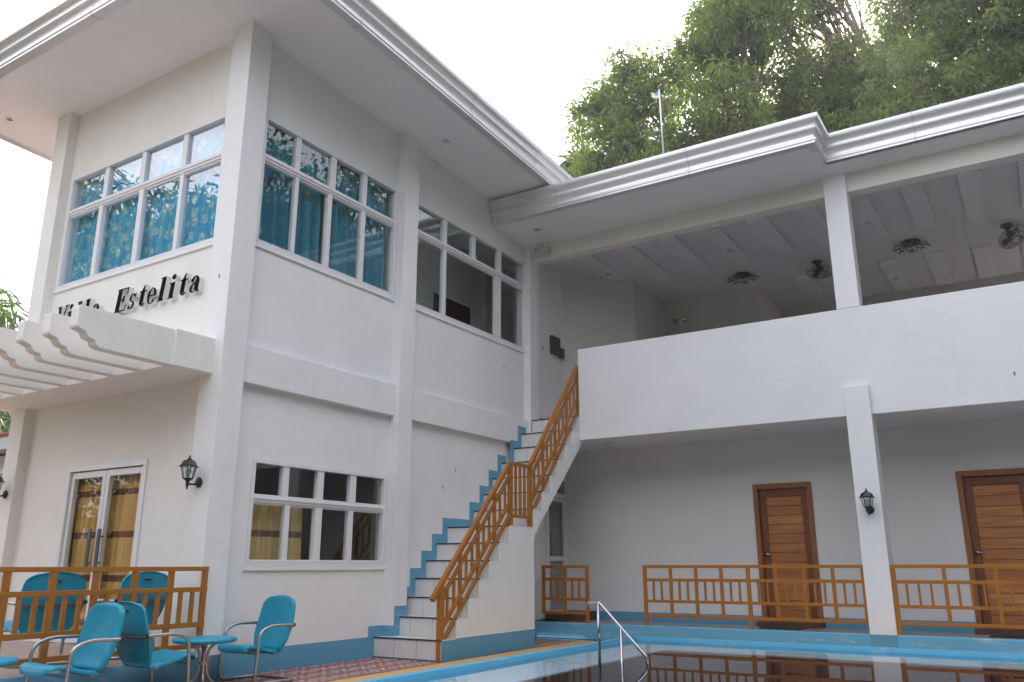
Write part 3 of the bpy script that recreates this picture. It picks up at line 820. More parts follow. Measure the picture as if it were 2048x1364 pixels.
# blue stepped band painted on the house wall: a thin coat following the steps
band = MB()
for i, (y, z) in enumerate(zip(RY, LV)):
    y2 = (RY[i + 1] if i < 13 else 10.0)
    y0b, y1b = y - .105, y2 - .105
    if i in (6,): y1b = y2 - .10
    lo = (LV[i - 1] if i else .0) if i else .19
    lo = z - .25 if i else .19
    hi = z + .115
    x0 = .0002
    for (a, b, xx) in ((y0b, min(y1b, 6.939), x0), (max(y0b, 6.939), min(y1b, 7.191), .1252), (max(y0b, 7.191), min(y1b, 9.799), x0 if z < 2.30 else .0702)):
        if b - a > .004:
            l = max(lo, .2) if a < RY[0] else lo
            if z < 2.84: band.box(xx, a, l, xx + .0025, b, hi)
            else: band.box(.0002, a, l, .0027, b, min(hi, 2.85))
band.box(-.02, 6.9372, .2, .125, 6.9398, .305)
band.box(.112, 9.80, 2.70, .1146, 10.05, 2.84)
band.box(.0002, 10.052, 2.852, .0027, 10.9, 2.97)
band.build('skirting', M['blue'], stair)

# ------------------------------------------------------------------ railings
def rail_h(t, axis, c, spans, levels, mains, bals, posts, d=.034, zfloor=.2, z1=None):
    """horizontal railing: spans (ua, ub); levels: (z0, z1) of top, second, third, bottom rail"""
    def bx(ua, ub, za, zb, dd, nm):
        g = MB(); (g.box(c - dd / 2, ua, za, c + dd / 2, ub, zb) if axis == 'x' else g.box(ua, c - dd / 2, za, ub, c + dd / 2, zb))
        return g.build(nm, M['orange'], t, bevel=.0025)
    (ua, ub) = spans
    for i, (za, zb) in enumerate(levels): bx(ua, ub, za, zb, d - (.0 if i == 0 else .003), 'top_rail' if i == 0 else 'rail')
    for u, w in posts: bx(u - w / 2, u + w / 2, zfloor, levels[0][0], d - .006, 'post')
    for u, w in mains:
        for k in range(3):
            bx(u - w / 2, u + w / 2, levels[k + 1][1], levels[k][0], d - .007, 'upright')
    for u, w in bals: bx(u - w / 2, u + w / 2, levels[2][1], levels[1][0], d - .010, 'baluster')
LV_R = [(.868, .904), (.712, .748), (.467, .500), (.300, .334)]
rg = 'orange railings along the walkway'
t = thing('railing', (.62, 9.77, .2), 'short orange railing panel in front of the screen door beside the stair', 'railing', rg)
rail_h(t, 'y', 9.785, (.272, .958), LV_R, [(.296, .046), (.614, .045)], [(.402, .026), (.505, .026), (.72, .026), (.82, .026)], [(.935, .044)])
t = thing('railing', (2.97, 9.77, .2), 'long orange railing in front of the left plank door, ending at the white column', 'railing', rg)
mains = [2.066, 2.383, 2.69, 3.325, 3.633, 3.94]
bl = [u + k for u in (1.735, 2.066, 2.383, 2.69, 3.01, 3.325, 3.633, 3.94) for k in (.107, .21)]
rail_h(t, 'y', 9.785, (1.71, 4.262), LV_R, [(u, .036) for u in mains] + [(4.245, .03)], [(u, .023) for u in bl], [(1.732, .044), (3.008, .044)])
t = thing('railing', (6.4, 9.77, .2), 'orange railing right of the white column, in front of the right plank door', 'railing', rg)
rail_h(t, 'y', 9.785, (4.526, 8.49), LV_R, [(u, .036) for u in (5.03, 5.49, 5.95, 6.41, 6.87, 7.33, 7.8)], [(u + k, .023) for u in (4.55, 5.03, 5.49, 5.95, 6.41, 6.87, 7.33, 7.8) for k in (.115, .23, .345)], [(4.548, .05), (6.87, .044), (8.47, .044)])
K_ = 5.86 / 5.97
LV_T = [tuple(.895 + (q - .895) * K_ for q in p) for p in ((.860, .895), (.696, .733), (.421, .460), (.259, .296))]
t = thing('railing', (.14, 2.5, .2), 'orange railing along the front terrace edge, behind the teal chairs', 'railing')
mains = [(4.665 - .318 * i) * K_ for i in range(18)]
rail_h(t, 'x', .14, (-1.0, 4.604), LV_T, [(u, .045) for u in mains], [(u - k, .03) for u in mains for k in (.104, .212)], [(mains[4], .05), (mains[10], .05), (-.97, .05)])
# stair railing
t = thing('stair_railing', (.83, 8.3, 0), 'orange sloping railing climbing the outer side of the white stair', 'railing')
X = .828
def sl(y0, z0, y1, z1, w=.036, h=.044, nm='rail'): return MB().bar((X, y0, z0), (X, y1, z1), w, h).build(nm, M['orange'], t, bevel=.003)
def low(y): return .74 + (y - 6.85) * 1.045          # centre of the lower top rail
def up(y): return 2.07 + (y - 8.56) * 1.155
sl(6.71, low(6.71) - .02, 8.115, low(8.115) - .022, .044, .05, 'top_rail')
for off in (-.165, -.465, -.61): sl(6.85, low(6.85) + off, 8.115, low(8.115) + off, .03, .038)
sl(8.56, up(8.56) - .022, 9.85, up(9.85) - .022, .044, .05, 'top_rail')
for off in (-.17, -.47, -.62): sl(8.585, up(8.585) + off, 9.85, up(9.85) + off, .03, .038)
def vert(y, z0, z1, w, nm): return MB().box(X - w * .42, y - w / 2, z0, X + w * .42, y + w / 2, z1).build(nm, M['orange'], t, bevel=.0025)
vert(6.852, .0, low(6.852) - .03, .062, 'post'); vert(8.13, 1.33, 2.05, .055, 'post'); vert(8.565, 1.33, 2.05, .055, 'post')
MB().box(X - .018, 8.157, 2.028, X + .018, 8.537, 2.068).build('rail', M['orange'], t, bevel=.003)
MB().box(X - .016, 8.157, 1.43, X + .016, 8.537, 1.468).build('rail', M['orange'], t, bevel=.003)
for y in (8.25, 8.347, 8.444): vert(y, 1.468, 2.028, .03, 'baluster')
for i in range(4):
    y = 6.852 + .318 * i
    if i: vert(y, low(y) - .63, low(y) - .05, .036, 'upright')
    for k in (.106, .212): vert(y + k, low(y + k) - .46, low(y + k) - .18, .026, 'baluster')
for i in range(5):
    y = 8.565 + .318 * i
    if i: vert(y, up(y) - .61, up(y) - .05, .036, 'upright')
    for k in (.106, .212):
        if y + k < 9.84: vert(y + k, up(y + k) - .455, up(y + k) - .185, .026, 'baluster')
# pool handrail
t = thing('pool_handrail', (2.7, 6.87, 0), 'polished steel handrail slanting down into the pool water', 'handrail')
y = 6.872
MB().tube(fillet([(2.420, y, .545), (2.440, y, .572), (2.470, y, .583), (2.556, y, .582), (2.992, y, .150), (2.992, y, -.9)], [.02, .02, .02, .016, .018, .0], 4), .0135, 10).build('handrail', M['steel'], t, smooth=True)
MB().tube([(2.545, y, .575), (2.545, y, .02)], .0145, 10).build('post', M['steel'], t, smooth=True)
MB().tube([(2.757, y, .375), (2.757, y, -.9)], .0145, 10).build('post', M['steel'], t, smooth=True)
# ------------------------------------------------------------------ lawn chairs and tables
def make_chair(label, group):
    t = thing('lawn_chair', (0, 0, 0), label, 'chair', group)
    W, r = .238, .0125
    def side(s):
        p = [(s * W, .176, .434), (s * W, -.03, .440), (s * W, -.145, .400), (s * W, -.155, .24), (s * W, -.172, .0125), (s * W, -.02, .0125), (s * W, .215, .0125)]
        return fillet(p, [0, .05, .10, .05, .06, .01, 0], 8)
    L, R = side(1), side(-1)
    path = L + R[::-1]
    # one tube: left arm, leg, runner, across the back, right runner, leg, arm
    pts = L[:-1] + fillet([L[-2], L[-1], R[-1], R[-2]], [0, .05, .05, 0], 6)[1:-1] + R[:-1][::-1]
    MB().tube(pts, r, 10).build('tube_frame', M['tube'], t, smooth=True, sharp=1.0, local=True)
    for s in (1, -1):
        MB().lathe([(.001, -.006), (.015, -.006), (.0165, 0), (.015, .006), (.001, .007)], (s * W, .178, .434), 12, 'y').build('arm_cap', M['black'], t, local=True, smooth=True, sharp=.9)
    def shell(fn, nu, nv, th, name, back_dir):
        P = np.array([[fn(i / nu, -1 + 2 * j / nv) for j in range(nv + 1)] for i in range(nu + 1)])
        N = -np.broadcast_to(np.array(back_dir), P.shape)
        g = MB(); n1, n2 = nu + 1, nv + 1
        # front skin, a rolled-over rim, back skin
        rim = np.minimum(np.minimum(np.arange(n1)[:, None], n1 - 1 - np.arange(n1)[:, None]), np.minimum(np.arange(n2)[None, :], n2 - 1 - np.arange(n2)[None, :]))
        fall = np.where(rim == 0, .55, np.where(rim == 1, .10, 0.0))
        A = P - N * (th * fall)[..., None]; B = P - N * (th * np.where(rim == 0, 1.0, .72))[..., None]
        vs = [tuple(v) for v in A.reshape(-1, 3)] + [tuple(v) for v in B.reshape(-1, 3)]
        o = n1 * n2; fs = []
        I = lambda i, j: i * n2 + j
        for i in range(nu):
            for j in range(nv):
                fs.append((I(i, j), I(i, j + 1), I(i + 1, j + 1), I(i + 1, j)))
                fs.append((o + I(i, j), o + I(i + 1, j), o + I(i + 1, j + 1), o + I(i, j + 1)))
        bd = [I(0, j) for j in range(nv)] + [I(i, nv) for i in range(nu)] + [I(nu, j) for j in range(nv, 0, -1)] + [I(i, 0) for i in range(nu, 0, -1)]
        for k in range(len(bd)):
            a, b = bd[k], bd[(k + 1) % len(bd)]
            fs.append((a, b, o + b, o + a))
        g.add(vs, fs)
        return g.build(name, M['teal'], t, smooth=True, sharp=1.1, local=True)
    def interp(x, xs, ys): return float(np.interp(x, xs, ys))
    hw_z = [.0, .10, .25, .42, .60, .76, .83, .88, .92, .955, .98, 1.0]
    hw_v = [.165, .198, .224, .233, .228, .220, .214, .206, .193, .171, .143, .10]
    def back(u, s):
        h = interp(u, hw_z, hw_v)
        x = s * h
        z = .236 + u * .430
        y = .096 + .108 * u + .022 * math.sin(u * math.pi) - .030 * (s * h / .22) ** 2
        return (x, y, z - .010 * abs(s) ** 3 * max(0, u - .8) / .2)
    shell(back, 32, 18, .034, 'backrest', (0, .96, -.28))
    sw_u = [.0, .03, .09, .18, .5, .8, 1.0]; sw_v = [.125, .172, .198, .210, .214, .198, .168]
    def seat(u, s):
        h = interp(u, sw_u, sw_v)
        x = s * h
        y = -.262 + u * .362
        z = interp(u, [0, .06, .16, .35, .7, 1.0], [.268, .290, .299, .286, .252, .240]) + .010 * (s * h / .2) ** 2
        return (x, y, z)
    shell(lambda u, s: seat(1 - u, s), 20, 14, .032, 'seat', (0, .05, -1))
    g = MB()
    g.tube(fillet([(.236, .170, .425), (.20, .186, .422), (0, .214, .422), (-.20, .186, .422), (-.236, .170, .425)], .06, 5), .009, 6)
    g.build('back_strap', M['strap'], t, local=True)
    MB().bar((.236, -.156, .232), (-.236, -.156, .232), .02, .012).build('seat_bracket', M['tube'], t, local=True)
    MB().bar((.18, .05, .216), (-.18, .05, .216), .02, .010).build('seat_bracket', M['tube'], t, local=True)
    g2 = MB().box(-.034, .222, .590, .034, .2335, .600); g2.build('slot', M['black'], t, local=True, bevel=.003)
    return t
GC = 'teal metal lawn chairs'
c0 = make_chair('teal metal chair right of the small round table, back close to the blue-banded wall', GC)
spots = [(.405, 4.94, .0, -6, None), (.485, 3.335, 0, -2, 'front teal metal chair facing left, its side turned to the camera'),
         (.445, 3.94, 0, 175, 'teal metal chair seen from behind, brown strap across its back, beside the round table'),
         (-.53, 3.66, .2, -100, 'teal metal chair behind the railing, left of the two on the terrace'),
         (-.455, 4.32, .2, -88, 'teal metal chair behind the railing, nearest the glazed door')]
for i, (x, y, z, a, lb) in enumerate(spots):
    c = c0 if i == 0 else copy_tree(c0)
    c.location = (x, y, z); c.rotation_euler = (0, 0, math.radians(a))
    if lb: c['label'] = lb
def make_table(label, group):
    t = thing('side_table', (0, 0, 0), label, 'table', group)
    MB().lathe([(.001, .338), (.205, .338), (.226, .342), (.234, .352), (.234, .364), (.228, .371), (.21, .3735), (.001, .3735)], (0, 0, 0), 48).build('table_top', M['teal'], t, local=True, smooth=True, sharp=.8)
    for k in range(4):
        a = math.pi / 4 + k * math.pi / 2 + .3
        c, s = math.cos(a), math.sin(a)
        p = fillet([(.095 * c, .095 * s, .336), (.035 * c, .035 * s, .29), (.024 * c, .024 * s, .20), (.03 * c, .03 * s, .10), (.10 * c, .10 * s, .03), (.19 * c, .19 * s, .011)], .05, 5)
        MB().tube(p, .0115, 8).build('leg', M['tube'], t, local=True, smooth=True)
    MB().lathe([(.001, .18), (.037, .18), (.037, .205), (.001, .205)], (0, 0, 0), 14).build('collar', M['tube'], t, local=True)
    return t
tb = make_table('small round teal table between the chairs, near the corner column', 'round teal side tables')
tb.location = (.44, 4.40, 0)
tb2 = copy_tree(tb); tb2.location = (.60, 2.66, 0); tb2['label'] = 'round teal table cut by the left edge of the photo'

# ------------------------------------------------------------------ wall lanterns
def make_lantern(label):
    t = thing('wall_lantern', (0, 0, 0), label, 'lamp', 'black wall lanterns')
    # local: plate on y = 0, lantern stands out towards -y, lantern axis at y = -.115
    c = (0, -.118)
    MB().lathe([(.001, 0), (.040, 0), (.046, -.010), (.036, -.020), (.016, -.026), (.001, -.026)], (0, 0, 0), 8, 'y', rot=math.pi / 8).build('wall_plate', M['black'], t, local=True)
    g = MB(); g.tube(fillet([(0, -.02, -.005), (0, -.05, -.020), (0, -.118, -.020)], .02), .0085, 8); g.build('arm', M['black'], t, local=True, smooth=True)
    g = MB()
    g.lathe([(.001, -.066), (.008, -.062), (.009, -.054), (.005, -.048), (.012, -.042), (.014, -.02), (.017, .004), (.034, .014), (.044, .022), (.044, .028), (.001, .028)], (c[0], c[1], 0), 8, rot=math.pi / 8)
    g.build('base', M['black'], t, local=True, smooth=True, sharp=.6)
    g = MB()
    for k in range(6):
        a = k * math.pi / 3 + .2
        g.tube([(c[0] + .041 * math.cos(a), c[1] + .041 * math.sin(a), .026), (c[0] + .066 * math.cos(a), c[1] + .066 * math.sin(a), .124)], .0038, 5)
    g.build('cage_bar', M['black'], t, local=True)
    g = MB()
    g.lathe([(.001, .124), (.084, .120), (.086, .124), (.074, .130), (.064, .142), (.058, .160), (.044, .174), (.022, .182), (.013, .194), (.006, .204), (.009, .211), (.006, .217), (.001, .219)], (c[0], c[1], 0), 6, rot=.2)
    g.build('hood', M['black'], t, local=True, smooth=True, sharp=.7)
    MB().lathe([(.037, .029), (.062, .121)], (c[0], c[1], 0), 6, rot=.2).build('pane', M['lampglass'], t, local=True)
    MB().lathe([(.001, .03), (.012, .032), (.013, .05), (.022, .066), (.025, .080), (.018, .096), (.001, .103)], (c[0], c[1], 0), 14).build('bulb', M['bulb'], t, local=True, smooth=True)
    return t
l0 = make_lantern('black wall lantern on the corner column between the glazed door and the lower window')
for i, (x, y, z, lb) in enumerate([(-.03, 4.57, 1.583, None), (-3.16, 4.58, 1.625, 'black wall lantern on the far left column, cut by the photo edge'), (4.40, 9.752, 1.475, 'black wall lantern on the white column between the two plank doors')]):
    l = l0 if i == 0 else copy_tree(l0)
    l.location = (x, y, z)
    if lb: l['label'] = lb

# ------------------------------------------------------------------ raised letters
def stroke_poly(pts): return pts
def letter(ch):
    """list of convex-ish polygons in a box one cap height tall; returns (polys, width)"""
    def ell(cx, cy, rx, ry, a0, a1, t0, t1, n=18):
        """crescent-shaped stroke along an ellipse; width eases from t0 to t1 and is fullest where the curve is upright"""
        out = []
        for i in range(n):
            q = []
            for k in (i, i + 1):
                a = math.radians(a0 + (a1 - a0) * k / n)
                w = t0 + (t1 - t0) * abs(math.cos(a))
                q.append(((cx + rx * math.cos(a), cy + ry * math.sin(a)), (cx + (rx - w) * math.cos(a), cy + (ry - w * .75) * math.sin(a))))
            out.append([q[0][0], q[1][0], q[1][1], q[0][1]])
        return out
    S_ = .15
    if ch == 'V': return [[(.0, .96), (.30, .96), (.30, 1), (.0, 1)], [(.08, .97), (.26, .97), (.46, .0), (.36, .0)], [(.36, .0), (.46, .0), (.70, .97), (.62, .97)], [(.52, .96), (.80, .96), (.80, 1), (.52, 1)]], .84
    if ch == 'E': return [[(.0, 0), (.34, 0), (.34, .04), (.0, .04)], [(.08, .03), (.26, .03), (.26, .97), (.08, .97)], [(.0, .95), (.66, .95), (.66, 1), (.0, 1)], [(.60, .95), (.66, .95), (.66, .72), (.63, .72)], [(.24, .49), (.48, .49), (.48, .54), (.24, .54)], [(.44, .38), (.48, .38), (.48, .66), (.44, .66)], [(.2, 0), (.68, 0), (.68, .055), (.2, .055)], [(.63, .05), (.68, .05), (.72, .30), (.69, .30)]], .76
    if ch == 'i': return [[(.0, 0), (.36, 0), (.36, .04), (.0, .04)], [(.10, .03), (.26, .03), (.26, .66), (.10, .64)], [(.0, .60), (.12, .60), (.26, .66), (.0, .64)]] + ell(.18, .88, .105, .11, 0, 360, .104, .104, 16), .42
    if ch == 'l': return [[(.0, 0), (.36, 0), (.36, .04), (.0, .04)], [(.10, .03), (.26, .03), (.26, 1.0), (.10, .98)], [(.0, .94), (.12, .94), (.26, 1.0), (.0, .98)]], .42
    if ch == 't': return [[(.10, .14), (.26, .14), (.26, .66), (.10, .66)], [(.10, .66), (.26, .66), (.26, .90), (.22, .88)], [(.0, .60), (.40, .60), (.40, .655), (.0, .655)]] + ell(.255, .15, .155, .16, 180, 335, .03, .15, 12), .46
    if ch == 's': return ell(.22, .48, .17, .18, 30, 262, .05, .12, 18) + ell(.20, .17, .18, .18, -155, 95, .05, .12, 18) + [[(.34, .50), (.40, .50), (.40, .66), (.37, .66)], [(.02, .02), (.05, .02), (.07, .18), (.02, .18)]], .48
    if ch == 'e': return ell(.25, .33, .25, .34, 20, 325, .035, .14, 26) + ell(.25, .33, .25, .34, -4, 22, .035, .12, 6) + [[(.11, .32), (.47, .32), (.47, .37), (.11, .37)]], .55
    if ch == 'a': return [[(.30, .08), (.44, .02), (.44, .50), (.30, .50)], [(.42, .0), (.52, .0), (.54, .06), (.42, .10)]] + ell(.24, .47, .20, .20, 0, 165, .04, .13, 14) + ell(.19, .18, .18, .19, 60, 300, .04, .13, 16) + [[(.15, .345), (.32, .395), (.32, .43), (.13, .375)]] + ell(.10, .50, .075, .085, 0, 360, .07, .07, 12), .58
    return [], .3
sign = thing('house_sign', (-1.65, 4.69, 3.38), 'raised dark polished serif letters reading Villa Estelita on the white front wall', 'sign')
def put_letters(word, xs, h=.243, z0=3.383):
    for ch, x in zip(word, xs):
        polys, w = letter(ch)
        fg, sd = MB(), MB()
        k = 0
        for p in polys:
            cx_ = sum(a for a, _ in p) / len(p)
            p = [(a + (.030 if a > cx_ else -.030), b_) for a, b_ in p] if len(p) == 4 and max(a for a, _ in p) - min(a for a, _ in p) < .3 and max(b_ for _, b_ in p) - min(b_ for _, b_ in p) > .25 else p
            q = [(x + (px * 1.12 + .15 * pz) * h, z0 + pz * h) for px, pz in p]
            e = .00025 * (k % 7); k += 1
            fg.prism(q, 'y', 4.638 - e, 4.6415 - e * .5)
            sd.prism(q, 'y', 4.6418 + e, 4.6885 - e)
        lt = fg.build('letter', M['mirror'], sign, weld=False)
        sd.build('letter_return', M['letterside'], lt, weld=False)
put_letters('Villa', [-2.835, -2.615, -2.455, -2.305, -2.155], h=.243)
put_letters('Estelita', [-1.735, -1.515, -1.345, -1.205, -1.03, -.875, -.71, -.55], h=.245)

# ------------------------------------------------------------------ curtains
def curtain(name, axis, p, u0, u1, z0, z1, mat, label, cat, group, folds, amp, seed, tilt=0.0):
    rg_ = random.Random(seed); n = max(24, int(folds * 12)); nz = 10
    ph = [rg_.uniform(0, 6.28) for _ in range(4)]
    g = MB(); vs, fs = [], []
    for layer in (0, .006):
        for j in range(nz + 1):
            z = z0 + (z1 - z0) * j / nz
            for i in range(n + 1):
                s = i / n
                u = u0 + (u1 - u0) * s + tilt * (1 - j / nz) * (1 if s < .5 else 0)
                w = amp * (math.sin(2 * math.pi * folds * s + ph[0] + .5 * math.sin(5 * s + ph[1])) + .45 * math.sin(2 * math.pi * folds * 1.9 * s + ph[2])) * (.75 + .35 * (1 - j / nz)) + .006 * math.sin(3 * z + ph[3])
                vs.append((p + w + layer, u, z) if axis == 'x' else (u, p + w + layer, z))
    m = (n + 1) * (nz + 1)
    for j in range(nz):
        for i in range(n):
            a = j * (n + 1) + i
            fs.append((a, a + 1, a + n + 2, a + n + 1)); fs.append((m + a, m + a + n + 1, m + a + n + 2, m + a + 1))
    for i in range(n):
        fs.append((i, m + i, m + i + 1, i + 1)); b = nz * (n + 1) + i; fs.append((b, b + 1, m + b + 1, m + b))
    g.add(vs, fs)
    o = g.build(name, mat, None, smooth=True)
    return tag(o, label, cat, group)
GB = 'blue patterned curtains'
curtain('curtain', 'y', 4.80, -3.22, -1.62, 3.80, 5.30, M['curtain'], 'bright blue leaf-patterned curtain behind the left half of the upper front window', 'curtain', GB, 9, .016, 1)
curtain('curtain', 'y', 4.80, -1.60, -.13, 3.80, 5.30, M['curtain'], 'bright blue leaf-patterned curtain behind the right half of the upper front window', 'curtain', GB, 9, .016, 2)
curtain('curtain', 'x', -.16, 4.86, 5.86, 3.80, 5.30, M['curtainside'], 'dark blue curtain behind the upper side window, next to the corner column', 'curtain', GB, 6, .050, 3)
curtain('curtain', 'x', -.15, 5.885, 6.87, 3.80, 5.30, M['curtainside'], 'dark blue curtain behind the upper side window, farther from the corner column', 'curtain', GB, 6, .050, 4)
GY = 'yellow curtains with brown stripes'
curtain('curtain', 'y', 4.80, -2.19, -1.625, .24, 1.76, M['ycurtain'], 'yellow brown-striped curtain behind the left leaf of the glazed door', 'curtain', GY, 5, .024, 5, .06)
curtain('curtain', 'y', 4.80, -1.62, -.98, .24, 1.76, M['ycurtain'], 'yellow brown-striped curtain behind the right leaf of the glazed door', 'curtain', GY, 5, .024, 6)
curtain('curtain', 'x', -.16, 5.10, 5.86, .60, 1.475, M['ycurtain'], 'yellow brown-striped curtain inside the lower side window', 'curtain', GY, 6, .036, 7)

# ------------------------------------------------------------------ fittings
def downlight(x, y, z, lb, grp='recessed downlights'):
    t = thing('downlight', (x, y, z), lb, 'downlight', grp)
    MB().lathe([(.030, -.002), (.046, -.006), (.050, -.003), (.050, .004), (.030, .004)], (0, 0, 0), 20).build('trim_ring', M['chrome'], t, local=True, smooth=True, sharp=.8)
    MB().lathe([(.001, -.001), (.031, -.0015), (.031, .003), (.001, .003)], (0, 0, 0), 16).build('reflector', M['fan'], t, local=True)
for (x, y, lb) in ((-3.85, 4.28, 'downlight in the house eaves at the far left photo edge'), (.40, 7.33, 'downlight in the house eaves above the pool-side wall'), (-1.9, 4.28, None)):
    if lb: downlight(x, y, zroof(y) + .010, lb)
downlight(.48, 9.40, 5.487, 'downlight in the wing eaves beside the twin emergency lamp')
for x, y, lb in ((.69, 11.25, 'downlight in the gallery ceiling nearest the house'), (2.64, 11.286, 'downlight in the gallery ceiling in front of the left leafy ceiling lamp'),
                 (4.52, 11.30, 'downlight in the gallery ceiling just right of the white column'), (3.24, 13.95, 'far downlight in the gallery ceiling under the left orbit fan'), (4.49, 13.95, 'far downlight in the gallery ceiling under the right leafy ceiling lamp')):
    downlight(x, y, 5.398 if not (abs(x - .69) < .01 or abs(x - 2.64) < .01 or x > 3.9 and y < 12 or y > 13) else 5.349, lb)
downlight(1.07, 10.25, 2.518, 'downlight under the gallery floor close to the stair top')
downlight(3.10, 10.25, 2.518, 'downlight under the gallery floor above the left plank door')

def leafy_lamp(x, y, lb):
    t = thing('ceiling_lamp', (x, y, 5.398), lb, 'ceiling lamp', 'dark leafy ceiling lamps')
    MB().lathe([(.001, 0), (.13, 0), (.14, -.012), (.12, -.022), (.06, -.03), (.04, -.07), (.001, -.085)], (0, 0, 0), 20).build('canopy', M['fan'], t, local=True, smooth=True, sharp=.8)
    for k in range(9):
        a = k * 2 * math.pi / 9 + .2; c, s = math.cos(a), math.sin(a)
        g = MB(); g.tube(fillet([(.05 * c, .05 * s, -.04), (.13 * c, .13 * s, -.075), (.20 * c, .20 * s, -.055), (.25 * c, .25 * s, -.085 + .03 * (k % 2))], .04, 4), .007, 6)
        for q in (.13, .19):
            for sg in (1, -1):
                p = Vector((q * c, q * s, -.07)); d = Vector((c * .6 - s * sg * .7, s * .6 + c * sg * .7, -.25)).normalized()
                w = Vector((-s, c, .4)).normalized() * .014
                g.add([p, p + d * .04 + w, p + d * .085, p + d * .04 - w, p + Vector((0, 0, .006)), p + d * .04 + w + Vector((0, 0, .006)), p + d * .085 + Vector((0, 0, .004)), p + d * .04 - w + Vector((0, 0, .006))], [(3, 2, 1, 0), (4, 5, 6, 7), (0, 1, 5, 4), (1, 2, 6, 5), (2, 3, 7, 6), (3, 0, 4, 7)])
        g.build('branch_arm', M['fan'], t, local=True)
    for k in range(4):
        a = k * math.pi / 2 + .5
        MB().lathe([(.001, -.125), (.016, -.12), (.020, -.10), (.012, -.08), (.001, -.078)], (.085 * math.cos(a), .085 * math.sin(a), 0), 10).build('lamp_cup', M['chrome'], t, local=True, smooth=True)
leafy_lamp(2.43, 12.55, 'dark ceiling lamp with leafy arms under the gallery ceiling, left of the white column')
leafy_lamp(4.90, 12.50, 'dark ceiling lamp with leafy arms under the gallery ceiling, right of the white column')
def orbit_fan(x, y, rz, tilt, lb):
    t = thing('orbit_fan', (x, y, 5.398), lb, 'ceiling fan', 'grey orbit ceiling fans', rz)
    MB().lathe([(.001, 0), (.075, 0), (.078, -.015), (.06, -.03), (.028, -.04), (.028, -.06), (.001, -.062)], (0, 0, 0), 18).build('ceiling_mount', M['fan'], t, local=True, smooth=True, sharp=.8)
    T = Matrix.Translation((.02, -.04, -.165)) @ Matrix.Rotation(tilt, 4, 'X')
    def tr(mb): mb.v = [tuple(T @ Vector(v)) for v in mb.v]; return mb
    g = MB(); g.tube(fillet([(0, 0, -.055), (.03, .02, -.09), (.025, -.02, -.135)], .03), .016, 8); g.build('neck', M['fan'], t, local=True, smooth=True)
    tr(MB().lathe([(.001, .07), (.045, .065), (.055, .04), (.052, .01), (.03, .0), (.001, 0)], (0, 0, 0), 16)).build('motor', M['fan'], t, local=True, smooth=True, sharp=.9)
    g = MB()
    for rr, zz in ((.19, -.02), (.185, .012), (.185, -.052), (.13, .03), (.13, -.072), (.07, -.082)):
        g.tube([(rr * math.cos(a), rr * math.sin(a), zz) for a in np.linspace(0, 2 * math.pi, 33)[:-1]], .0035, 5, closed=True)
    for k in range(24):
        a = k * math.pi / 12; c, s = math.cos(a), math.sin(a)
        g.tube([(.045 * c, .045 * s, -.082), (.13 * c, .13 * s, -.073), (.185 * c, .185 * s, -.05), (.19 * c, .19 * s, -.02), (.185 * c, .185 * s, .012), (.13 * c, .13 * s, .03), (.05 * c, .05 * s, .035)], .0022, 4)
    tr(g).build('cage', M['fan'], t, local=True)
    for k in range(3):
        a = k * 2 * math.pi / 3; c, s = math.cos(a), math.sin(a)
        g = MB(); pts = []
        for (rr, w, zz) in ((.03, -.02, -.03), (.10, -.055, -.04), (.16, -.045, -.042), (.165, .03, -.012), (.10, .05, -.010), (.03, .02, -.02)):
            pts.append((rr * c - w * s, rr * s + w * c, zz))
        g.add(pts + [(p[0], p[1], p[2] + .004) for p in pts], [(0, 1, 2, 3, 4, 5), (11, 10, 9, 8, 7, 6)] + [(i, (i + 1) % 6, 6 + (i + 1) % 6, 6 + i) for i in range(6)])
        tr(g).build('blade', M['fan'], t, local=True)
    tr(MB().lathe([(.001, -.092), (.03, -.090), (.045, -.082), (.045, -.072), (.001, -.07)], (0, 0, 0), 16)).build('hub_badge', M['fanhub'], t, local=True, smooth=True)
orbit_fan(3.58, 12.60, .3, math.radians(-4), 'grey caged orbit fan left of the white column, cage nearly level')
orbit_fan(6.10, 12.55, 1.0, math.radians(-34), 'grey caged orbit fan at the right photo edge, cage tilted towards the pool')

def emergency_light(x, y, z, rz, lb, drop):
    t = thing('emergency_light', (x, y, z), lb, 'emergency lamp', 'twin emergency lamps', rz)
    g = MB()
    if drop: g.tube([(0, 0, drop), (0, 0, .03)], .005, 6)
    g.box(-.035, -.02, -.03, .035, .025, .03); g.build('housing', M['chrome'] if drop else M['frame'], t, local=True, bevel=.006)
    for s in (-1, 1):
        m = MB().lathe([(.001, .02), (.02, .018), (.036, 0), (.046, -.03), (.048, -.036), (.044, -.036), (.034, -.01), (.001, .0)], (0, 0, 0), 18)
        R = Matrix.Translation((s * .072, -.015, .0 if drop else .03)) @ Matrix.Rotation(math.radians(s * 35), 4, 'Z') @ Matrix.Rotation(math.radians(-75), 4, 'X')
        m.v = [tuple(R @ Vector(v)) for v in m.v]
        m.build('lamp_head', M['chrome'], t, local=True, smooth=True, sharp=.9)
emergency_light(.335, 9.80, 5.33, .3, 'silver twin emergency lamp hanging under the wing eaves at the stair top', .13)
emergency_light(1.10, 13.23, 4.98, 0, 'silver twin emergency lamp on the wall inside the gallery', 0)
t = thing('wall_box', (.0, 10.70, 4.12), 'black flat box on the wall at the top of the stair', 'box')
MB().box(0, 10.55, 4.00, .05, 10.80, 4.28).build('cover', M['darkgrey'], t, bevel=.005)
MB().box(.0, 10.82, 3.98, .07, 10.90, 4.13).build('switch', M['fan'], t, bevel=.006)
t = thing('door_bell', (.0, 10.33, 4.02), 'small pale switch on the wall beside the black box', 'switch')
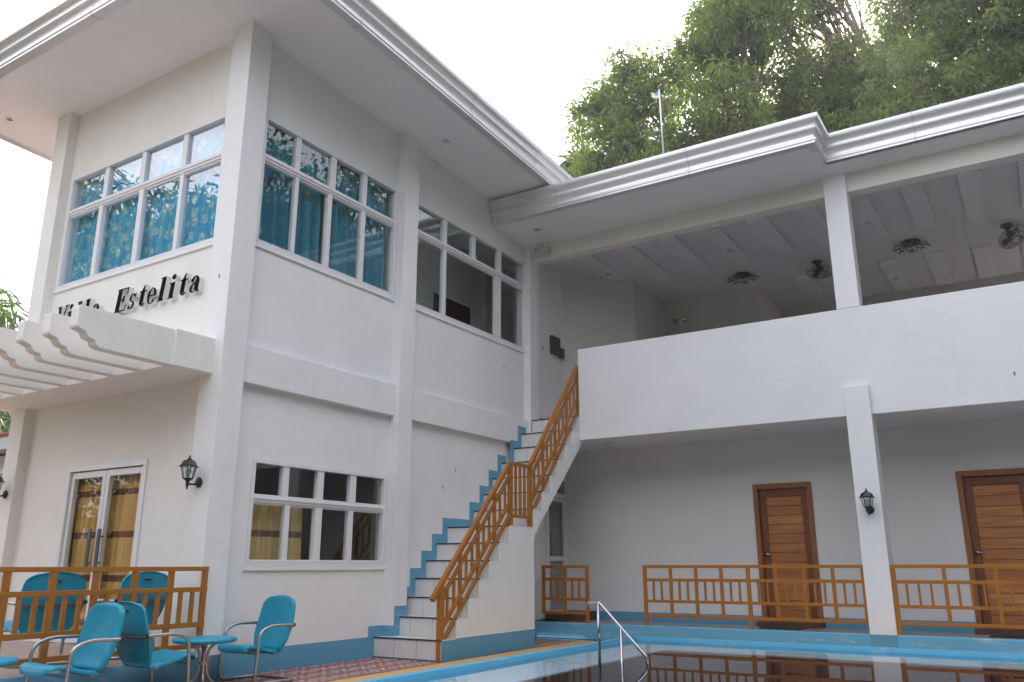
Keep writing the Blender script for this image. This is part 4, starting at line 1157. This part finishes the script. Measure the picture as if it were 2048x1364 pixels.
MB().box(0, 10.31, 3.96, .012, 10.35, 4.07).build('plate', M['frame'], t, bevel=.003)
MB().box(.012, 10.322, 4.01, .016, 10.338, 4.05).build('button', M['fan'], t, bevel=.001)

# roof pole with a small flag, on the wing roof
t = thing('roof_pole', (2.56, 9.03, 5.83), 'thin white pole with a small pale blue and cream flag on the wing roof', 'flagpole')
MB().tube([(2.56, 9.03, 5.80), (2.545, 9.03, 6.84)], .0105, 8).build('pole', M['pole'], t, smooth=True)
MB().box(2.53, 9.0, 5.826, 2.59, 9.06, 5.85).build('foot', M['pole'], t)
def flag_bit(name, poly, mat, e):
    g = MB(); vs = []
    for s in (0, .004):
        for (a, b) in poly: vs.append((2.545 - a, 9.03 + .03 * math.sin(a * 30) + e + s, 6.74 + b))
    n_ = len(poly); g.add(vs, [tuple(range(n_)), tuple(range(n_, 2 * n_))[::-1]] + [(i, (i + 1) % n_, n_ + (i + 1) % n_, n_ + i) for i in range(n_)])
    return g.build(name, mat, t)
fb = flag_bit('flag', [(.012, 0), (.05, -.015), (.105, .02), (.11, .10), (.06, .075), (.012, .095)], M['flag'], 0)
fb2 = flag_bit('flag_patch', [(.013, .05), (.05, .025), (.075, .055), (.045, .072), (.013, .092)], M['flagblue'], -.006)
t = thing('guy_wire', (3.2, 9.3, 5.83), 'thin dark wire running from the roof pole down to the wing roof', 'wire')
MB().tube([(2.548, 9.035, 6.62), (3.0, 9.35, 6.30), (3.55, 9.75, 5.83)], .003, 5).build('strand', M['fan'], t)
MB().lathe([(.001, 0), (.02, 0), (.01, .02), (.001, .022)], (3.55, 9.75, 5.826), 8).build('anchor', M['fan'], t)

# doorway bits
for x, lb in ((3.16, 'dark doormat in front of the left plank door'), (5.56, 'dark doormat in front of the right plank door')):
    t = tag(MB().box(-.24, -.15, 0, .24, .15, .014).build('doormat', M['mat'], None, bevel=.005), lb, 'doormat', 'dark doormats')
    t.location = (x, 10.50, .1725)
t = thing('entry_step', (.4, 10.6, .2), 'low brown wooden step in front of the screen door', 'step')
MB().box(.03, 10.28, .173, .46, 10.95, .285).build('board', M['boxwood'], t, bevel=.006)
t = tag(MB().box(-.13, -.10, 0, .13, .10, .02).build('slipper_mat', M['red'], None, bevel=.006), 'small reddish mat on the brown step by the screen door', 'mat')
t.location = (.60, 10.1, .173); t.rotation_euler = (0, 0, .3)
t['label'] = 'small reddish mat on the walkway behind the short railing'
cb = MB().tube(fillet([(.16, 10.3, .205), (.13, 9.85, .205), (.10, 9.70, .19), (.115, 9.69, .06), (.18, 9.68, .012), (.6, 9.69, .012), (1.25, 9.70, .012)], .05, 5), .007, 6)
tag(cb.build('cable', M['black'], None, smooth=True), 'thin black cable hanging over the left end of the blue kerb', 'cable')

# ------------------------------------------------------------------ trees
def leaf_cloud(name, mat, parent, clumps, per, L, Wd, rad, droop=.6, flat=.75):
    """many small leaf quads gathered in clumps; clumps = (n,3) centres"""
    n = len(clumps)
    C_ = np.repeat(clumps, per, axis=0)
    m = len(C_)
    d = RNG.normal(size=(m, 3)); d /= np.linalg.norm(d, axis=1, keepdims=True)
    rr = rad * RNG.random((m, 1)) ** .45 * np.repeat(RNG.uniform(.65, 1.25, (n, 1)), per, axis=0)
    off = d * rr; off[:, 2] *= flat
    P = C_ + off
    ax = d + RNG.normal(size=(m, 3)) * .55; ax[:, 2] -= droop
    ax /= np.linalg.norm(ax, axis=1, keepdims=True)
    up = RNG.normal(size=(m, 3)) * .7; up[:, 2] += 1.0
    sd = np.cross(ax, up); sd /= np.maximum(np.linalg.norm(sd, axis=1, keepdims=True), 1e-6)
    nm = np.cross(sd, ax)
    ll = L * RNG.uniform(.45, 1.5, (m, 1)); ww = Wd * RNG.uniform(.7, 1.2, (m, 1))
    V = np.stack([P, P + ax * ll * .45 + sd * ww * .5 + nm * ww * .15, P + ax * ll - np.array([0, 0, .12]) * ll, P + ax * ll * .45 - sd * ww * .5 + nm * ww * .15], axis=1).reshape(-1, 3)
    off0 = np.array(parent.location) if parent else np.zeros(3)
    V = V - off0
    me = bpy.data.meshes.new(name)
    me.vertices.add(len(V)); me.vertices.foreach_set('co', V.astype(np.float32).ravel())
    me.loops.add(m * 4); me.loops.foreach_set('vertex_index', np.arange(m * 4, dtype=np.int32))
    me.polygons.add(m); me.polygons.foreach_set('loop_start', np.arange(0, m * 4, 4, dtype=np.int32))
    me.update(calc_edges=True); me.validate()
    me.materials.append(mat)
    o = bpy.data.objects.new(name, me); COL.objects.link(o)
    if parent: o.parent = parent
    return o
def tree(label, base, lobes, nper, per, L, Wd, rad, mat, group, trunk_r=.28, cat='tree', name='leafy_tree', fork=.45, droop=.6):
    t = thing(name, base, label, cat, group)
    b = Vector(base)
    cen = sum((Vector(l[:3]) for l in lobes), Vector()) / len(lobes)
    fk = Vector((b.x + (cen.x - b.x) * .3, b.y + (cen.y - b.y) * .3, b.z + (cen.z - b.z) * fork))
    MB().tube([b, b.lerp(fk, .15) + Vector((.05, 0, 0)), b.lerp(fk, .55) + Vector((-.08, .05, 0)), fk], [trunk_r * 1.35, trunk_r, trunk_r * .85, trunk_r * .72], 10).build('trunk', M['bark'], t, smooth=True)
    cl = []
    for l in lobes:
        c = Vector(l[:3]); r = l[3]
        k = max(6, int(nper * (r ** 2)))
        d = RNG.normal(size=(k, 3)); d /= np.linalg.norm(d, axis=1, keepdims=True)
        q = np.array(c) + d * (r * RNG.random((k, 1)) ** .38 * (1 + .32 * np.sin(5.3 * d[:, :1] + l[0]) * np.cos(4.7 * d[:, 2:] + 3.1 * d[:, 1:2] + l[2]))) * np.array([1, 1, .85])
        cl.append(q)
        g = MB(); mid = fk.lerp(c, .5) + Vector((random.uniform(-.2, .2), random.uniform(-.2, .2), r * .15))
        g.tube([fk, mid, c], [trunk_r * .42, trunk_r * .28, trunk_r * .12], 7)
        for i in range(0, k, max(1, k // 12)):
            e = Vector(q[i]); s = mid.lerp(c, random.uniform(.2, .9))
            g.tube([s, s.lerp(e, .5) + Vector((0, 0, -.08)), e], [trunk_r * .11, trunk_r * .07, trunk_r * .03], 5)
        g.build('limb', M['bark'], t, smooth=True)
    leaf_cloud('crown', mat, t, np.concatenate(cl), per, L, Wd, rad, droop)
    return t
def pix(x, y, Y):                       # photo pixel -> a point at depth Y, used once to read the crowns' places off the photo
    d = r_ * ((x - 1024) / F_PX) - u_ * ((y - 682) / F_PX) + f_
    k = Y / d.y
    return (6 + d.x * k, Y, .895 + d.z * k, (d * k).dot(f_) / F_PX)
def lobes(lst, Y, jit=1.0):
    out = []
    for (x, y, r, dy) in lst:
        p = pix(x, y, Y + dy); out.append((p[0], p[1], p[2], r * p[3]))
    return out
GT = 'tall trees behind the wing'
T1 = lobes([(1225, 285, 92, 0), (1190, 345, 55, -.5), (1295, 185, 85, .6), (1340, 310, 85, -.6), (1425, 105, 100, .4), (1445, 220, 110, -.5), (1290, 330, 70, .5), (1450, 20, 75, 1.2), (1480, 60, 110, 0), (1490, -60, 105, .6), (1220, 210, 50, .3), (1185, 205, 42, 0), (1255, 135, 48, .4)], 21)
tree('tall leftmost tree behind the wing, its ragged crown edge against the white sky', (2.2, 21, -.06), T1, 46, 52, .17, .072, .33, M['leafA'], GT, .34)
T2 = lobes([(1560, 30, 80, 0), (1560, 240, 110, .5), (1640, 230, 85, -.5), (1660, 120, 60, .8), (1590, 150, 85, -.6), (1740, 260, 90, -.8), (1560, -80, 120, 0), (1700, 330, 90, .4), (1500, 300, 90, .4), (1610, 330, 90, 0), (1650, 20, 45, .4), (1640, -70, 70, .3), (1770, 150, 70, -.3), (1790, 40, 40, .2), (1700, 190, 60, 0), (1695, 100, 42, .2), (1735, 140, 50, -.2), (1780, 100, 45, 0)], 23)
tree('tall leafy tree in the middle of the wing trees, below the bright sun gap', (6.8, 23, -.06), T2, 38, 48, .175, .074, .36, M['leafA'], GT, .36)
T3 = lobes([(1850, 160, 110, 0), (1930, 60, 130, .5), (1990, 200, 120, -.6), (1850, 20, 90, .6), (1810, 250, 90, -.4), (2060, 90, 150, .2), (1900, -90, 150, .5), (2080, 260, 140, .4), (1900, 260, 100, .3), (2150, -30, 160, 0)], 20)
tree('tall leafy tree at the right photo edge behind the wing', (9.8, 20, -.06), T3, 46, 48, .165, .07, .34, M['leafA'], GT, .36)
tree('low bright green tree peeping over the roof junction', (-2.2, 24, -.06), lobes([(1175, 345, 42, 0), (1205, 355, 40, .4), (1150, 350, 30, .2)], 24), 70, 80, .22, .10, .42, M['leafB'], GT, .16)
GM = 'trees around the front garden'
tree('long-leaved tree at the far left photo edge', (-12.8, 7.5, -.06), [(-12.3, 7.5, 4.6, 1.0), (-12.8, 7.8, 5.8, 1.1), (-13.3, 7.1, 4.2, 1.2), (-12.8, 6.3, 3.9, 1.0)], 40, 60, .42, .07, .5, M['leafB'], GM, .16, name='long_leaved_tree', droop=1.1)
tree('mango tree in the front garden, nearer the terrace', (-9.2, -.6, -.06), [(-9.0, -.4, 6.2, 1.6), (-8.0, -1.0, 7.6, 1.3), (-10.4, -.8, 7.2, 1.5), (-9.2, -1.6, 8.3, 1.1), (-7.3, -.2, 5.8, 1.2)], 26, 50, .34, .075, .5, M['leafB'], GM, .22, name='mango_tree', droop=.9)
tree('mango tree in the front garden, farther from the terrace', (-13.0, .4, -.06), [(-13, .4, 7.4, 1.8), (-12, -.6, 8.8, 1.3), (-14.2, 0, 9.0, 1.4), (-11.8, .6, 6.2, 1.4)], 24, 50, .34, .075, .5, M['leafB'], GM, .24, name='mango_tree', droop=.9)
GP = 'trees around the pool garden'  # unseen trees added to cut low skylight and dim the walls
pg = [(-4.5, -7.5, 7.5, 2.6, 'broad garden tree at the back of the front lawn'), (0.5, -9, 8.5, 2.8, 'tall garden tree across the pool, left one'), (5.5, -9.5, 8.0, 2.8, 'garden tree straight across the pool'), (10.5, -8.5, 8.5, 2.8, 'round garden tree across the pool, right one'),
      (14.8, -4.5, 11.0, 2.8, 'garden tree at the pool corner'), (15.2, .5, 12.5, 3.0, 'garden tree right of the pool, nearer the corner'), (15.0, 5.5, 14, 3.2, 'garden tree right of the pool, middle one'), (14.6, 10.0, 15, 3.2, 'garden tree right of the wing end')]
for x, y, h, r, lb in pg:
    tree(lb, (x, y, -.06), [(x, y, h * .62, r), (x - r * .7, y + .4, h * .5, r * .7), (x + r * .7, y - .3, h * .55, r * .7), (x, y, h * .86, r * .65), (x, y - .2, h * .26, r * .75), (x + r * .5, y + r * .5, h * .32, r * .6), (x - r * .5, y - r * .5, h * .22, r * .6)], 8, 50, .52, .22, .85, M['leafB'], GP, .26)
tree('very tall tree past the right photo edge, mirrored in the upper side windows', (14.5, 16, -.06), [(14.5, 16, 8, 3.0), (13.6, 16.6, 10, 2.6), (15, 15, 12, 3.0), (16.5, 14, 9.5, 2.6), (14.0, 14.0, 14, 2.6), (15.5, 20, 13, 3.2), (15.5, 22.5, 10, 3.0), (13.4, 15.0, 6, 2.0)], 12, 46, .34, .14, .7, M['leafB'], GT, .4)
for i, (x, y) in enumerate(((-9.5, 2.2), (-12.0, -2.6), (-15.5, 1.0))):  # unseen shrubs added to darken the glazed door's reflection
    tree(['rounded garden shrub beside the terrace', 'rounded garden shrub under the mango trees', 'rounded garden shrub by the far fence line'][i], (x, y, -.06), [(x, y, .9, 1.1), (x + .9, y + .4, .8, .9), (x - .9, y - .3, .85, .95), (x + .1, y, 1.7, .8)], 26, 44, .30, .12, .5, M['leafB'], 'garden shrubs', .10, cat='shrub', name='garden_shrub', fork=.3)
tree('low spreading garden tree in front of the terrace', (-5.2, -3.4, -.06), [(-5.2, -3.4, 2.6, 1.5), (-6.4, -3.2, 2.2, 1.2), (-4.0, -3.6, 2.3, 1.2), (-5.2, -3.6, 3.8, 1.1)], 16, 46, .32, .13, .6, M['leafB'], GM, .16)  # out of view, added to darken the lower front wall
hb = thing('terrace_hedge', (-3.6, -1.7, -.06), 'low leafy hedge along the front edge of the terrace', 'hedge')  # unseen, put in with the low tree to dim the front wall
leaf_cloud('foliage', M['leafB'], hb, np.array([(-7.0 + i * .17, -1.7 + .12 * math.sin(i * 1.3), z_) for i in range(40) for z_ in (.35, .85, 1.3)]), 34, .18, .08, .36)
MB().tube([(-7, -1.7, .25), (-.2, -1.7, .25)], .03, 6).build('stem', M['bark'], hb)
hd = thing('garden_hedge', (-14.5, -2.5, -.06), 'tall clipped hedge along the front garden, behind the mango trees', 'hedge', None)  # unseen, added to keep bright horizon out of the door glass reflection
leaf_cloud('foliage', M['leafB'], hd, np.array([(-14.5 + .7 * math.sin(i * .7), -10 + i * .17, z_) for i in range(100) for z_ in (.5, 1.3, 2.1, 2.9)]), 34, .26, .12, .55)
MB().tube([(-14.5, -10, .3), (-14.5, 7, .3)], .05, 6).build('stem', M['bark'], hd)
FT = lobes([(10, 835, 60, 0), (-40, 850, 70, 1), (40, 860, 50, 1)], 13)
tree('dark green tree behind the pale far house at the left', (FT[0][0], 13, -.06), FT, 26, 70, .34, .13, .6, M['leafB'], GM, .2)

# ------------------------------------------------------------------ the pale house at the left edge
fh = thing('neighbour_house', (-12.0, 8.0, 0), 'pale low house with a red-lined flat roof at the left photo edge', 'house')
x1 = -9.1; y0 = 7.9
hx = [pix(27, 873, 8.2), pix(27, 1000, 8.2)]
zt = hx[0][2]
MB().box(-17, 8.2, 0, -8.75, 12, zt - .35).build('wall', M['farwall'], fh)
MB().box(-17.3, 7.9, zt - .30, -8.4, 12.3, zt - .06).build('roof', M['farwall'], fh, bevel=.01)
MB().box(-17.32, 7.88, zt - .06, -8.38, 12.32, zt).build('fascia', M['red'], fh)
MB().box(-17.2, 8.0, zt + .001, -8.5, 12.2, zt + .04).build('roof_edge', M['frame'], fh)
w_ = MB().box(-11.6, 8.16, .9, -9.0, 8.2, zt - .62).build('window', M['frame'], fh)
MB().box(-11.5, 8.14, 1.0, -9.1, 8.16, zt - .7).build('shutter', M['farblue'], w_)

# ------------------------------------------------------------------ thin air volume, added to imitate lens glare near the sun
hm = bpy.data.materials.new('humid air'); hm.use_nodes = True
hn, hl = hm.node_tree.nodes, hm.node_tree.links
hn.remove(hn['Principled BSDF'])
pv = hn.new('ShaderNodeVolumePrincipled')
pv.inputs['Color'].default_value = (.93, .95, 1.0, 1)
pv.inputs['Density'].default_value = HAZE
pv.inputs['Anisotropy'].default_value = .55
hl.new(pv.outputs['Volume'], [n for n in hn if n.type == 'OUTPUT_MATERIAL'][0].inputs['Volume'])
tag(MB().box(-44, -44, -1.9, 44, 60, 24).build('haze', hm), kind='stuff')

# ------------------------------------------------------------------ drawing units -> metres
done = set()
for o in list(scene.objects):
    if o.type in {'CAMERA', 'LIGHT'}: continue
    o.location = Vector(o.location) * SC
    if o.type == 'MESH' and o.data.name not in done:
        done.add(o.data.name)
        o.data.transform(Matrix.Scale(SC, 4))
